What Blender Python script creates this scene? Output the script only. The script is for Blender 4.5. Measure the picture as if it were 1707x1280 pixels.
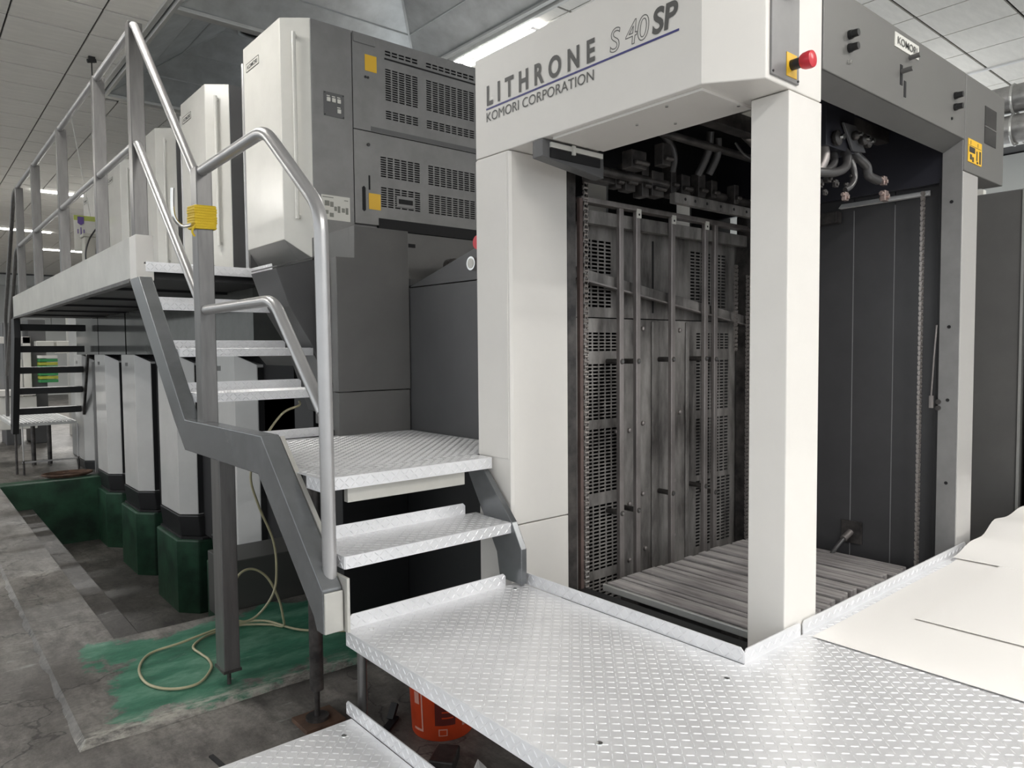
import bpy, math, random
from mathutils import Vector, Matrix
random.seed(7)
for o in list(bpy.data.objects):
    bpy.data.objects.remove(o)
SC = bpy.context.scene
COL = SC.collection
Z0 = 1.6            # eye height: all z below are measured from the eye level

# ------------------------------------------------------------------ camera, world, light, exposure
cam_d = bpy.data.cameras.new('camera')
cam_d.sensor_width = 36.0
cam_d.lens = 25.495
cam_d.clip_start = 0.05
cam_d.clip_end = 200
cam = bpy.data.objects.new('camera', cam_d)
COL.objects.link(cam)
RT = Vector((0.76417215, -0.64495651, -0.00848711))
UP = Vector((0.03712512, 0.03084358, 0.99883452))
FW = Vector((0.64394305, 0.7635966, -0.04751389))
m = Matrix((RT, UP, -FW)).transposed().to_4x4()
m.translation = Vector((0, 0, Z0))
cam.matrix_world = m
SC.camera = cam

world = bpy.data.worlds.new('hall_air')
SC.world = world
world.use_nodes = True
bg = world.node_tree.nodes['Background']
bg.inputs[0].default_value = (0.93, 0.97, 1.0, 1)
bg.inputs[1].default_value = 0.88

SC.view_settings.view_transform = 'Standard'
SC.view_settings.look = 'None'
SC.view_settings.gamma = 1.0
SC.view_settings.use_curve_mapping = False
SC.view_settings.exposure = 0.50


def area_light(name, loc, sx, sy, power, col=(1, 0.98, 0.95)):
    d = bpy.data.lights.new(name, 'AREA')
    d.shape = 'RECTANGLE'
    d.size = sx
    d.size_y = sy
    d.energy = power
    d.color = col
    o = bpy.data.objects.new(name, d)
    o.location = (loc[0], loc[1], loc[2] + Z0)
    COL.objects.link(o)
    return o


# ------------------------------------------------------------------ materials
MATS = {}


def mat(name, col, rough=0.5, metal=0.0, noise=0.0, nscale=6.0, bump=0.0, bscale=40.0, col2=None, emit=0.0, spec=0.5, streak=None, coat=0.0):
    if name in MATS:
        return MATS[name]
    mt = bpy.data.materials.new(name)
    mt.use_nodes = True
    nt = mt.node_tree
    b = nt.nodes['Principled BSDF']
    b.inputs['Base Color'].default_value = (*col, 1)
    b.inputs['Roughness'].default_value = rough
    b.inputs['Metallic'].default_value = metal
    b.inputs['Specular IOR Level'].default_value = spec
    if coat:
        b.inputs['Coat Weight'].default_value = coat
    tc = nt.nodes.new('ShaderNodeTexCoord')
    src = tc.outputs['Object']
    if streak:
        mp = nt.nodes.new('ShaderNodeMapping')
        mp.inputs['Scale'].default_value = streak
        nt.links.new(src, mp.inputs['Vector'])
        src2 = mp.outputs['Vector']
    else:
        src2 = src
    if noise > 0:
        n = nt.nodes.new('ShaderNodeTexNoise')
        n.inputs['Scale'].default_value = nscale
        n.inputs['Detail'].default_value = 6
        n.inputs['Roughness'].default_value = 0.62
        nt.links.new(src2, n.inputs['Vector'])
        r = nt.nodes.new('ShaderNodeValToRGB')
        c2 = col2 if col2 else tuple(c * (1 - noise) for c in col)
        c1 = col if col2 else tuple(min(1, c * (1 + noise)) for c in col)
        r.color_ramp.elements[0].position = 0.36
        r.color_ramp.elements[1].position = 0.66
        r.color_ramp.elements[0].color = (*c2, 1)
        r.color_ramp.elements[1].color = (*c1, 1)
        nt.links.new(n.outputs['Fac'], r.inputs['Fac'])
        nt.links.new(r.outputs['Color'], b.inputs['Base Color'])
    if bump > 0:
        n2 = nt.nodes.new('ShaderNodeTexNoise')
        n2.inputs['Scale'].default_value = bscale
        n2.inputs['Detail'].default_value = 4
        nt.links.new(src2, n2.inputs['Vector'])
        bp = nt.nodes.new('ShaderNodeBump')
        bp.inputs['Strength'].default_value = bump
        bp.inputs['Distance'].default_value = 0.01
        nt.links.new(n2.outputs['Fac'], bp.inputs['Height'])
        nt.links.new(bp.outputs['Normal'], b.inputs['Normal'])
    if emit > 0:
        b.inputs['Emission Color'].default_value = (*col, 1)
        b.inputs['Emission Strength'].default_value = emit
    MATS[name] = mt
    return mt


WHITE = mat('cream_paint', (0.77, 0.745, 0.705), 0.38, noise=0.02, nscale=3)
WHITE2 = mat('cover_paint', (0.72, 0.71, 0.665), 0.22, noise=0.03, nscale=4, bump=0.02, bscale=90)
TOWER = mat('shaded_cover_paint', (0.60, 0.595, 0.58), 0.16, noise=0.04, nscale=3)  # cover paint, darkened for the shade the towers stand in
GREYP = mat('grey_paint', (0.145, 0.142, 0.135), 0.38, noise=0.03, nscale=3)
UNITG = mat('unit_grey_paint', (0.225, 0.222, 0.22), 0.40, noise=0.10, nscale=5)
DARKG = mat('dark_grey_paint', (0.132, 0.130, 0.126), 0.42, noise=0.06, nscale=4)
CABG = mat('charcoal_paint', (0.105, 0.105, 0.107), 0.40, noise=0.06, nscale=3)
BLACK = mat('black_paint', (0.012, 0.012, 0.013), 0.5)
BLACKP = mat('black_plastic', (0.018, 0.018, 0.019), 0.35)
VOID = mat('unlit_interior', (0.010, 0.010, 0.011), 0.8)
GRIME = mat('inky_steel', (0.33, 0.315, 0.30), 0.50, metal=0.25, noise=0.5, nscale=5, col2=(0.055, 0.05, 0.047), bump=0.15, bscale=60, streak=(1.2, 1.2, 0.35))
GRIME2 = mat('oily_steel', (0.11, 0.10, 0.094), 0.38, metal=0.4, noise=0.5, nscale=9, col2=(0.03, 0.028, 0.028))
INNER = mat('inner_guard_paint', (0.055, 0.054, 0.057), 0.36, noise=0.08, nscale=4)
BARST = mat('gripper_bar_steel', (0.30, 0.275, 0.265), 0.42, metal=0.6, noise=0.3, nscale=7, streak=(1, 1, 0.3))
PLANK = mat('worn_pile_board', (0.44, 0.42, 0.41), 0.55, noise=0.5, nscale=5, col2=(0.17, 0.155, 0.155), bump=0.1, streak=(6, 0.6, 3))
CHECK = mat('checker_steel', (0.82, 0.82, 0.835), 0.36, metal=0.35, noise=0.05, nscale=9, bump=0.03, bscale=160)
RAIL = mat('silver_rail_paint', (0.47, 0.465, 0.465), 0.30, metal=0.55, noise=0.05, nscale=5)
POSTM = mat('post_steel', (0.17, 0.166, 0.162), 0.32, metal=0.6, noise=0.15, nscale=8, streak=(3, 3, 0.4))
BEAM = mat('stringer_steel', (0.20, 0.208, 0.215), 0.22, metal=0.5, noise=0.12, nscale=5)
ALU = mat('aluminium_profile', (0.62, 0.62, 0.60), 0.35, metal=0.6, noise=0.05)
FASC = mat('fascia_sheet', (0.56, 0.55, 0.51), 0.30, metal=0.35, noise=0.10, nscale=2.5)
GALV = mat('galvanised_sheet', (0.50, 0.52, 0.52), 0.38, metal=0.35, noise=0.14, nscale=4)
TILE = mat('ceiling_tile_board', (0.80, 0.785, 0.74), 0.8, noise=0.05, nscale=3, bump=0.05, bscale=30, streak=(1, 5, 1))
TBAR = mat('ceiling_void', (0.10, 0.10, 0.10), 0.8)
TBARW = mat('white_ceiling_trim', (0.7, 0.7, 0.7), 0.5)
YELL = mat('yellow_sticker', (0.80, 0.48, 0.03), 0.45)
RED = mat('red_plastic', (0.62, 0.03, 0.045), 0.3)
REDB = mat('red_bucket_plastic', (0.55, 0.055, 0.012), 0.38, noise=0.1, nscale=5)
INK = mat('grey_lettering', (0.095, 0.093, 0.088), 0.5)
BLUE = mat('blue_stripe', (0.045, 0.045, 0.19), 0.45)
DKINK = mat('dark_print', (0.03, 0.03, 0.03), 0.5)
PAPER = mat('white_paper', (0.90, 0.875, 0.845), 0.75)
STICK = mat('white_sticker', (0.70, 0.69, 0.64), 0.5)
HOSE = mat('yellowed_hose', (0.42, 0.38, 0.24), 0.3, noise=0.1)
RUBBER = mat('black_hose', (0.06, 0.058, 0.058), 0.28)
TEAL = mat('teal_panel', (0.05, 0.10, 0.13), 0.35)
BRASS = mat('fitting_metal', (0.42, 0.33, 0.30), 0.35, metal=0.8)
CHROME = mat('bright_metal', (0.75, 0.75, 0.73), 0.18, metal=0.95)
RUST = mat('rusty_iron', (0.10, 0.055, 0.035), 0.8, noise=0.4, nscale=12)
CORD = mat('yellow_cord', (0.78, 0.55, 0.03), 0.6, bump=0.4, bscale=200)
WALLM = mat('far_wall_paint', (0.58, 0.59, 0.57), 0.8, noise=0.05, nscale=0.6)
PIPEM = mat('foil_lagging', (0.42, 0.41, 0.40), 0.40, metal=0.6, noise=0.35, nscale=4, bump=0.5, bscale=10)
GLOW = mat('lamp_tube', (1.0, 0.99, 0.95), 0.5, emit=14)
GREENP = mat('green_sheets', (0.05, 0.30, 0.10), 0.5)
YELP = mat('yellow_green_sheets', (0.45, 0.47, 0.06), 0.5)
PURP = mat('purple_print', (0.12, 0.07, 0.28), 0.5)
GLASSW = mat('window_light', (0.9, 0.95, 1.0), 0.5, emit=1.2)


def concrete(name, green=None, dark=1.0):
    """Worn concrete; green: (x0, x1, y0, y1) box of green paint with a chipped border."""
    mt = bpy.data.materials.new(name)
    mt.use_nodes = True
    nt = mt.node_tree
    N, L = nt.nodes, nt.links
    b = N['Principled BSDF']
    b.inputs['Roughness'].default_value = 0.5
    geo = N.new('ShaderNodeNewGeometry')
    pos = geo.outputs['Position']

    def noise(s, d=6, r=0.6, stretch=None):
        v = pos
        if stretch:
            mp = N.new('ShaderNodeMapping')
            mp.inputs['Scale'].default_value = stretch
            L.new(pos, mp.inputs['Vector'])
            v = mp.outputs['Vector']
        n = N.new('ShaderNodeTexNoise')
        n.inputs['Scale'].default_value = s
        n.inputs['Detail'].default_value = d
        n.inputs['Roughness'].default_value = r
        L.new(v, n.inputs['Vector'])
        return n.outputs['Fac']

    def ramp(f, stops):
        r = N.new('ShaderNodeValToRGB')
        els = r.color_ramp.elements
        els[0].position, els[0].color = stops[0][0], (*stops[0][1], 1)
        els[1].position, els[1].color = stops[-1][0], (*stops[-1][1], 1)
        for p, c in stops[1:-1]:
            e = els.new(p)
            e.color = (*c, 1)
        L.new(f, r.inputs['Fac'])
        return r.outputs['Color']

    def mix(f, a, c):
        mx = N.new('ShaderNodeMix')
        mx.data_type = 'RGBA'
        L.new(f, mx.inputs[0])
        L.new(a, mx.inputs[6])
        L.new(c, mx.inputs[7])
        return mx.outputs[2]

    k = dark
    base = ramp(noise(1.5, 10, 0.70, (1, 0.6, 1)), [(0.30, (0.075 * k, 0.068 * k, 0.062 * k)), (0.45, (0.155 * k, 0.145 * k, 0.132 * k)), (0.58, (0.24 * k, 0.225 * k, 0.205 * k)), (0.72, (0.36 * k, 0.34 * k, 0.31 * k))])
    dirt = ramp(noise(4.5, 10, 0.75, (1.8, 0.7, 1)), [(0.44, (0, 0, 0)), (0.62, (0.9, 0.9, 0.9))])
    dk = N.new('ShaderNodeRGB')
    dk.outputs[0].default_value = (0.070 * k, 0.063 * k, 0.058 * k, 1)
    col = mix(dirt, base, dk.outputs[0])
    grit = ramp(noise(38, 6, 0.7), [(0.46, (0, 0, 0)), (0.66, (0.5, 0.5, 0.5))])
    col = mix(grit, col, dk.outputs[0])
    # hairline cracks
    vr = N.new('ShaderNodeTexVoronoi')
    vr.feature = 'DISTANCE_TO_EDGE'
    vr.inputs['Scale'].default_value = 0.9
    wv = N.new('ShaderNodeVectorMath')
    wv.operation = 'ADD'
    nz = N.new('ShaderNodeTexNoise')
    nz.inputs['Scale'].default_value = 3.0
    nz.inputs['Detail'].default_value = 6
    L.new(pos, nz.inputs['Vector'])
    L.new(pos, wv.inputs[0])
    L.new(nz.outputs['Color'], wv.inputs[1])
    L.new(wv.outputs[0], vr.inputs['Vector'])
    ck = ramp(vr.outputs['Distance'], [(0.004, (0.8, 0.8, 0.8)), (0.010, (0, 0, 0))])
    bk_ = N.new('ShaderNodeRGB')
    bk_.outputs[0].default_value = (0.03, 0.028, 0.026, 1)
    col = mix(ck, col, bk_.outputs[0])
    if green:
        x0, x1, y0, y1 = green
        sep = N.new('ShaderNodeSeparateXYZ')
        L.new(pos, sep.inputs[0])
        wob = N.new('ShaderNodeMath')
        wob.operation = 'MULTIPLY_ADD'
        wob.inputs[1].default_value = 0.9
        wob.inputs[2].default_value = -0.45
        L.new(noise(3.2, 7, 0.68), wob.inputs[0])

        def edge(sock, c, sign):
            s = N.new('ShaderNodeMath')
            s.operation = 'MULTIPLY_ADD'
            s.inputs[1].default_value = sign
            s.inputs[2].default_value = -sign * c
            L.new(sock, s.inputs[0])
            return s.outputs[0]
        es = [edge(sep.outputs[0], x0, 1), edge(sep.outputs[0], x1, -1), edge(sep.outputs[1], y0, 1), edge(sep.outputs[1], y1, -1)]
        cur = es[0]
        for e in es[1:]:
            mn = N.new('ShaderNodeMath')
            mn.operation = 'MINIMUM'
            L.new(cur, mn.inputs[0])
            L.new(e, mn.inputs[1])
            cur = mn.outputs[0]
        ad = N.new('ShaderNodeMath')
        ad.operation = 'ADD'
        L.new(cur, ad.inputs[0])
        L.new(wob.outputs[0], ad.inputs[1])
        mr = N.new('ShaderNodeMapRange')
        mr.inputs[1].default_value = -0.015
        mr.inputs[2].default_value = 0.03
        L.new(ad.outputs[0], mr.inputs[0])
        g = ramp(noise(2.4, 8, 0.7, (1, 2.2, 1)), [(0.32, (0.018, 0.095, 0.058)), (0.48, (0.035, 0.165, 0.10)), (0.62, (0.11, 0.26, 0.18)), (0.80, (0.33, 0.42, 0.34))])
        col = mix(mr.outputs[0], col, g)
        # the slab's broken rim is rubbed pale
        def band(sock, c, w):
            a1 = N.new('ShaderNodeMath')
            a1.operation = 'SUBTRACT'
            a1.inputs[1].default_value = c
            L.new(sock, a1.inputs[0])
            a2 = N.new('ShaderNodeMath')
            a2.operation = 'ABSOLUTE'
            L.new(a1.outputs[0], a2.inputs[0])
            a3 = N.new('ShaderNodeMapRange')
            a3.inputs[1].default_value = w
            a3.inputs[2].default_value = 0.0
            L.new(a2.outputs[0], a3.inputs[0])
            return a3.outputs[0]
        b1 = band(sep.outputs[1], 3.40, .11)
        b3 = ramp(noise(9, 10, 0.8, (0.6, 1.6, 1)), [(0.44, (0, 0, 0)), (0.60, (1, 1, 1))])
        mm = N.new('ShaderNodeMath')
        mm.operation = 'MULTIPLY'
        L.new(b1, mm.inputs[0])
        L.new(b3, mm.inputs[1])
        pl_ = N.new('ShaderNodeRGB')
        pl_.outputs[0].default_value = (0.50, 0.48, 0.42, 1)
        col = mix(mm.outputs[0], col, pl_.outputs[0])
    # pale scuffs
    sc = ramp(noise(7, 10, 0.75, (0.5, 2.0, 1)), [(0.60, (0, 0, 0)), (0.70, (0.6, 0.6, 0.6))])
    wh = N.new('ShaderNodeRGB')
    wh.outputs[0].default_value = (0.44, 0.47, 0.43, 1)
    col = mix(sc, col, wh.outputs[0])
    L.new(col, b.inputs['Base Color'])
    bp = N.new('ShaderNodeBump')
    bp.inputs['Strength'].default_value = 0.35
    bp.inputs['Distance'].default_value = 0.01
    L.new(noise(18, 8, 0.7), bp.inputs['Height'])
    L.new(bp.outputs['Normal'], b.inputs['Normal'])
    return mt


CONC = concrete('worn_concrete')
CONCD = concrete('darker_concrete', None, .6)  # same concrete with its colours darkened, for pit bottom and ledge
CONCG = concrete('green_painted_concrete', (0.72, 3.2, 3.42, 4.42))
GREENC = mat('green_wall_paint', (0.028, 0.098, 0.052), 0.5, noise=0.45, nscale=3, col2=(0.010, 0.032, 0.019), bump=0.2, bscale=14)


# ------------------------------------------------------------------ geometry collector
class G:
    def __init__(s):
        s.v = []
        s.f = []

    def add(s, vs, fs):
        k = len(s.v)
        s.v += [tuple(p) for p in vs]
        s.f += [tuple(i + k for i in f) for f in fs]
        return s

    def box(s, x0, x1, y0, y1, z0, z1):
        return s.add([(x0, y0, z0), (x1, y0, z0), (x1, y1, z0), (x0, y1, z0), (x0, y0, z1), (x1, y0, z1), (x1, y1, z1), (x0, y1, z1)],
                     [(3, 2, 1, 0), (4, 5, 6, 7), (0, 1, 5, 4), (1, 2, 6, 5), (2, 3, 7, 6), (3, 0, 4, 7)])

    def prism(s, pts, ax, a, b):
        """polygon extruded along ax; pts are the other two coordinates in xyz order"""
        n = len(pts)

        def P(p, t):
            return (t, p[0], p[1]) if ax == 'x' else (p[0], t, p[1]) if ax == 'y' else (p[0], p[1], t)
        vs = [P(p, a) for p in pts] + [P(p, b) for p in pts]
        fs = [tuple(range(n - 1, -1, -1)), tuple(range(n, 2 * n))] + [(i, (i + 1) % n, n + (i + 1) % n, n + i) for i in range(n)]
        return s.add(vs, fs)

    def loft(s, A, B):
        n = len(A)
        return s.add(list(A) + list(B), [tuple(range(n - 1, -1, -1)), tuple(range(n, 2 * n))] + [(i, (i + 1) % n, n + (i + 1) % n, n + i) for i in range(n)])

    def tube(s, path, r, n=12, closed=False):
        P = [Vector(p) for p in path]
        m_ = len(P)
        rings = []
        nrm = None
        for i, p in enumerate(P):
            if closed:
                t = P[(i + 1) % m_] - P[i - 1]
            elif i == 0:
                t = P[1] - P[0]
            elif i == m_ - 1:
                t = P[-1] - P[-2]
            else:
                t = (P[i + 1] - p).normalized() + (p - P[i - 1]).normalized()
            t = t.normalized()
            if nrm is None:
                nrm = t.orthogonal().normalized()
            else:
                nrm = (nrm - t * nrm.dot(t)).normalized()
            bi = t.cross(nrm)
            rr = r[i] if isinstance(r, (list, tuple)) else r
            rings.append([tuple(p + (nrm * math.cos(2 * math.pi * k / n) + bi * math.sin(2 * math.pi * k / n)) * rr) for k in range(n)])
        vs = [q for rg in rings for q in rg]
        fs = []
        last = m_ if closed else m_ - 1
        for i in range(last):
            j = (i + 1) % m_
            for k in range(n):
                fs.append((i * n + k, i * n + (k + 1) % n, j * n + (k + 1) % n, j * n + k))
        if not closed:
            fs.append(tuple(range(n - 1, -1, -1)))
            fs.append(tuple((m_ - 1) * n + k for k in range(n)))
        return s.add(vs, fs)

    def cyl(s, a, b, r, n=16, r2=None):
        return s.tube([a, b], [r, r if r2 is None else r2], n)

    def bar(s, a, b, w, h, up=(0, 0, 1)):
        a, b = Vector(a), Vector(b)
        t = (b - a).normalized()
        u = t.cross(Vector(up))
        u = u.normalized() if u.length > 1e-6 else Vector((1, 0, 0))
        v = u.cross(t)
        A = [a + u * (i * w / 2) + v * (j * h / 2) for i, j in ((-1, -1), (1, -1), (1, 1), (-1, 1))]
        return s.loft(A, [p + (b - a) for p in A])


def smooth_path(pts, k=6, closed=False):
    P = [Vector(p) for p in pts]
    out = []
    n = len(P)
    rng = range(n) if closed else range(n - 1)
    for i in rng:
        if closed:
            p0, p1, p2, p3 = P[i - 1], P[i], P[(i + 1) % n], P[(i + 2) % n]
        else:
            p0, p1, p2, p3 = P[max(i - 1, 0)], P[i], P[i + 1], P[min(i + 2, n - 1)]
        for j in range(k):
            t = j / k
            out.append(0.5 * ((2 * p1) + (p2 - p0) * t + (2 * p0 - 5 * p1 + 4 * p2 - p3) * t * t + (3 * p1 - p0 - 3 * p2 + p3) * t ** 3))
    if not closed:
        out.append(P[-1])
    return out


def fillet(pts, r, k=6):
    """path with rounded corners"""
    P = [Vector(p) for p in pts]
    out = [P[0]]
    for i in range(1, len(P) - 1):
        a, b, c = P[i - 1], P[i], P[i + 1]
        d1, d2 = (a - b), (c - b)
        rr = min(r, d1.length * 0.45, d2.length * 0.45)
        s, e = b + d1.normalized() * rr, b + d2.normalized() * rr
        for j in range(k + 1):
            t = j / k
            out.append(s * (1 - t) ** 2 + b * 2 * t * (1 - t) + e * t * t)
    out.append(P[-1])
    return out


def obj(name, g, mt, parent=None, bev=0.0, smooth=False, label=None, cat=None, group=None, kind=None, solid=0.0, origin=None):
    me = bpy.data.meshes.new(name)
    xs, ys, zs = zip(*g.v)
    oc = Vector(origin) if origin else Vector(((min(xs) + max(xs)) / 2, (min(ys) + max(ys)) / 2, min(zs)))
    me.from_pydata([(x - oc.x, y - oc.y, z - oc.z) for x, y, z in g.v], [], g.f)
    me.materials.append(mt)
    if smooth:
        me.polygons.foreach_set('use_smooth', [True] * len(me.polygons))
    o = bpy.data.objects.new(name, me)
    COL.objects.link(o)
    w = oc + Vector((0, 0, Z0))
    o['w'] = list(w)
    if parent:
        o.parent = parent
        o.location = w - Vector(parent['w'])
    else:
        o.location = w
    if solid:
        sd = o.modifiers.new('thickness', 'SOLIDIFY')
        sd.thickness = solid
        sd.offset = 0
    if bev:
        bv = o.modifiers.new('edge', 'BEVEL')
        bv.width = bev
        bv.segments = 2
        bv.limit_method = 'ANGLE'
        bv.angle_limit = math.radians(40)
    if smooth:
        try:
            es = o.modifiers.new('sharp', 'EDGE_SPLIT')
            es.split_angle = math.radians(45)
        except Exception:
            pass
    props(o, label, cat, group, kind)
    return o


def props(o, label=None, cat=None, group=None, kind=None):
    if label:
        o['label'] = label
    if cat:
        o['category'] = cat
    if group:
        o['group'] = group
    if kind:
        o['kind'] = kind
    return o


def thing(name, loc, label, cat, group=None):
    o = bpy.data.objects.new(name, None)
    COL.objects.link(o)
    w = Vector(loc) + Vector((0, 0, Z0))
    o.location = w
    o['w'] = list(w)
    o.empty_display_size = 0.1
    return props(o, label, cat, group)


def share(src, name, parent, dx, dy, dz):
    """a copy of src, same mesh, moved by (dx, dy, dz), under parent"""
    c = src.copy()
    c.name = name
    COL.objects.link(c)
    w = Vector(src['w']) + Vector((dx, dy, dz))
    c['w'] = list(w)
    c.parent = parent
    c.location = w - (Vector(parent['w']) if parent else Vector((0, 0, 0)))
    return c


def lettering(name, body, org, u, v, width, height, mt, parent, bold=0.0, outline=False, shear=0.0, space=1.0, depth=0.002, split=False):
    """flat letters in the rectangle org + u*width + v*height"""
    cu = bpy.data.curves.new('type', 'FONT')
    cu.body = body
    cu.size = 1.0
    cu.offset = bold
    cu.shear = shear
    cu.space_character = space
    cu.resolution_u = 5
    if outline:
        cu.fill_mode = 'NONE'
        cu.bevel_depth = 0.012
        cu.bevel_resolution = 0
    tmp = bpy.data.objects.new('type', cu)
    COL.objects.link(tmp)
    bpy.context.view_layer.update()
    me0 = bpy.data.meshes.new_from_object(tmp.evaluated_get(bpy.context.evaluated_depsgraph_get()))
    bpy.data.objects.remove(tmp)
    V = [p.co.copy() for p in me0.vertices]
    F = [tuple(p.vertices) for p in me0.polygons]
    bpy.data.meshes.remove(me0)
    x0, x1 = min(p.x for p in V), max(p.x for p in V)
    y0, y1 = min(p.y for p in V), max(p.y for p in V)
    u, v, org = Vector(u), Vector(v), Vector(org)
    n = u.cross(v)
    g = G()
    zz = (lambda p: depth * 0.5 + p.z * 0.05) if outline else (lambda p: depth)
    g.add([org + u * ((p.x - x0) / (x1 - x0) * width) + v * ((p.y - y0) / (y1 - y0) * height) + n * zz(p) for p in V], F)
    if not split:
        return obj(name, g, mt, parent)
    up_ = list(range(len(g.v)))

    def find(i):
        while up_[i] != i:
            up_[i] = up_[up_[i]]
            i = up_[i]
        return i
    for f in g.f:
        for q in f[1:]:
            up_[find(q)] = find(f[0])
    comp = {}
    for f in g.f:
        comp.setdefault(find(f[0]), []).append(f)
    for fs_ in comp.values():
        ids = sorted({q for f in fs_ for q in f})
        mp_ = {q: k for k, q in enumerate(ids)}
        obj(name, G().add([g.v[q] for q in ids], [tuple(mp_[q] for q in f) for f in fs_]), mt, parent)


# diamond tread plate: raised lens-shaped lugs on a rectangle org + u*a + v*b
def lugs(g, org, u, v, a, b, pitch=0.0245, L=0.0120, w=0.0019, h=0.0017, mask=None):
    org, u, v = Vector(org), Vector(u), Vector(v)
    n = u.cross(v)
    na, nb = int(a / pitch), int(b / pitch)
    oa, ob = (a - na * pitch) / 2 + pitch / 2, (b - nb * pitch) / 2 + pitch / 2
    c45 = math.sqrt(0.5)
    for i in range(na):
        for j in range(nb):
            s, t = oa + i * pitch, ob + j * pitch
            if mask and not mask(s, t):
                continue
            c = org + u * s + v * t
            d = (u + v) * c45 if (i + j) % 2 else (u - v) * c45
            e = n.cross(d)
            P = [c - d * L, c - d * L * .6 - e * w, c + d * L * .6 - e * w, c + d * L, c + d * L * .6 + e * w, c - d * L * .6 + e * w,
                 c - d * L * .62 + n * h, c + d * L * .62 + n * h]
            g.add(P, [(0, 1, 6), (1, 2, 7, 6), (2, 3, 7), (3, 4, 7), (4, 5, 6, 7), (5, 0, 6)])


def sheet_holes(x0, x1, z0, z1, fields, y, solidify):
    """sheet in the plane y with rectangular slots; fields: (x0, x1, z0, z1, columns, rows)"""
    hx, hz = [], []
    holes = []
    bx, bz = {x0, x1}, {z0, z1}
    for fx0, fx1, fz0, fz1, nc, nr in fields:
        pw, ph = (fx1 - fx0) / nc, (fz1 - fz0) / nr
        for i in range(nc):
            for j in range(nr):
                a, b_ = fx0 + i * pw + pw * .10, fx0 + (i + 1) * pw - pw * .10
                c, d = fz0 + j * ph + ph * .20, fz0 + (j + 1) * ph - ph * .20
                holes.append((a, b_, c, d))
    # split the sheet in bands so that slots of one field do not cut the others
    g = G()
    zb = sorted({round(t, 5) for h in holes for t in (h[2], h[3])} | {z0, z1})
    for k in range(len(zb) - 1):
        c, d = zb[k], zb[k + 1]
        mid = (c + d) / 2
        cut = sorted((h[0], h[1]) for h in holes if h[2] < mid < h[3])
        x = x0
        for a, b_ in cut + [(x1, x1)]:
            if a > x + 1e-6:
                g.add([(x, y, c), (a, y, c), (a, y, d), (x, y, d)], [(0, 1, 2, 3)])
            x = max(x, b_)
    return g


# ================================================================== THE SETTING
FZ = -1.63     # general floor level; the painted slab round the pit is a little higher
floor = thing('floor', (0, 0, FZ), 'worn stained concrete floor with a pit beside the press', 'floor')
props(floor, kind='structure')
g = G()
g.add([(-12, -8, FZ), (16, -8, FZ), (16, 3.4, FZ), (-12, 3.4, FZ)], [(0, 1, 2, 3)])
g.add([(-12, 3.4, FZ), (0.53, 3.4, FZ), (0.53, 10.62, FZ), (-12, 10.62, FZ)], [(0, 1, 2, 3)])
g.add([(-12, 10.62, FZ), (16, 10.62, FZ), (16, 34, FZ), (-12, 34, FZ)], [(0, 1, 2, 3)])
obj('concrete_slab', g, CONC, floor)
SZ = -1.603
g = G().prism([(.53, 3.38), (5.0, 3.38), (5.0, 4.5), (.86, 4.5), (.86, 10.62), (.53, 10.62)], 'z', -2.5, SZ)
obj('painted_slab', g, CONCG, floor)
rim = G()
random.seed(3)
pts_ = [(5.0, 3.38)] + [(5.0 - .08 * k, 3.38) for k in range(1, 56)] + [(.53, 3.38)] + [(.53, 3.38 + .1 * k) for k in range(1, 72)] + [(.53, 10.62)]
lowr = []
for (px_, py_) in pts_:
    w_ = random.uniform(.010, .030)
    lowr.append((px_ if px_ > .531 else .53 - w_, py_ - w_ if py_ < 3.381 else py_, FZ + .001))
n_ = len(pts_)
rim.add([(a, b, SZ) for a, b in pts_] + lowr, [(k, k + 1, n_ + k + 1, n_ + k) for k in range(n_ - 1)])
obj('slab_rim', rim, CONCG, floor)
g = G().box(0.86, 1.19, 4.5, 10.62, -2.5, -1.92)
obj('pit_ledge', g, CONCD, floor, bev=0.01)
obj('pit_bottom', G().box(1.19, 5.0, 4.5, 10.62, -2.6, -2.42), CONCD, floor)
obj('pit_end_wall', G().box(0.86, 5.0, 10.62, 10.9, -2.6, SZ), GREENC, floor, bev=0.008)

CZ = 3.0
ceiling = obj('ceiling', G().box(-4.3, 1.93, -6, 34, CZ + .03, CZ + .08).box(4.42, 16, -6, 34, CZ + .03, CZ + .08)
              .box(1.93, 4.42, 9.58, 34, CZ + .03, CZ + .08).box(1.93, 4.42, -6, 4.08, CZ + .03, CZ + .08), TBAR, kind='structure', label='suspended tiled ceiling of the print hall')
P_ = 0.6375
tile0 = None
rest = G()
for i in range(-8, 24):
    for j in range(-10, 48):
        x, y = 0.84 + i * P_, 2.79 + j * P_
        xc, yc = x + P_ / 2, y + P_ / 2
        if xc > 13 or xc < -4 or yc > 33:
            continue
        if 1.93 - .2 < xc < 4.42 + .2 and 4.08 - .3 < yc < 9.6 + .2:
            continue
        near = (-1.2 < xc < 1.95 and 6.0 < yc < 17) or (1.95 < xc < 5.0 and 9.56 < yc < 17) or (4.4 < xc < 11 and 1.0 < yc < 7.0)
        if near:
            if tile0 is None:
                tile0 = obj('ceiling_tile', G().box(x + .008, x + P_ - .008, y + .013, y + P_ - .013, CZ, CZ + .02), TILE, ceiling)
                t0 = (x, y)
            else:
                share(tile0, 'ceiling_tile', ceiling, x - t0[0], y - t0[1], 0)
        else:
            rest.box(x + .008, x + P_ - .008, y + .013, y + P_ - .013, CZ, CZ + .02)
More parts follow.
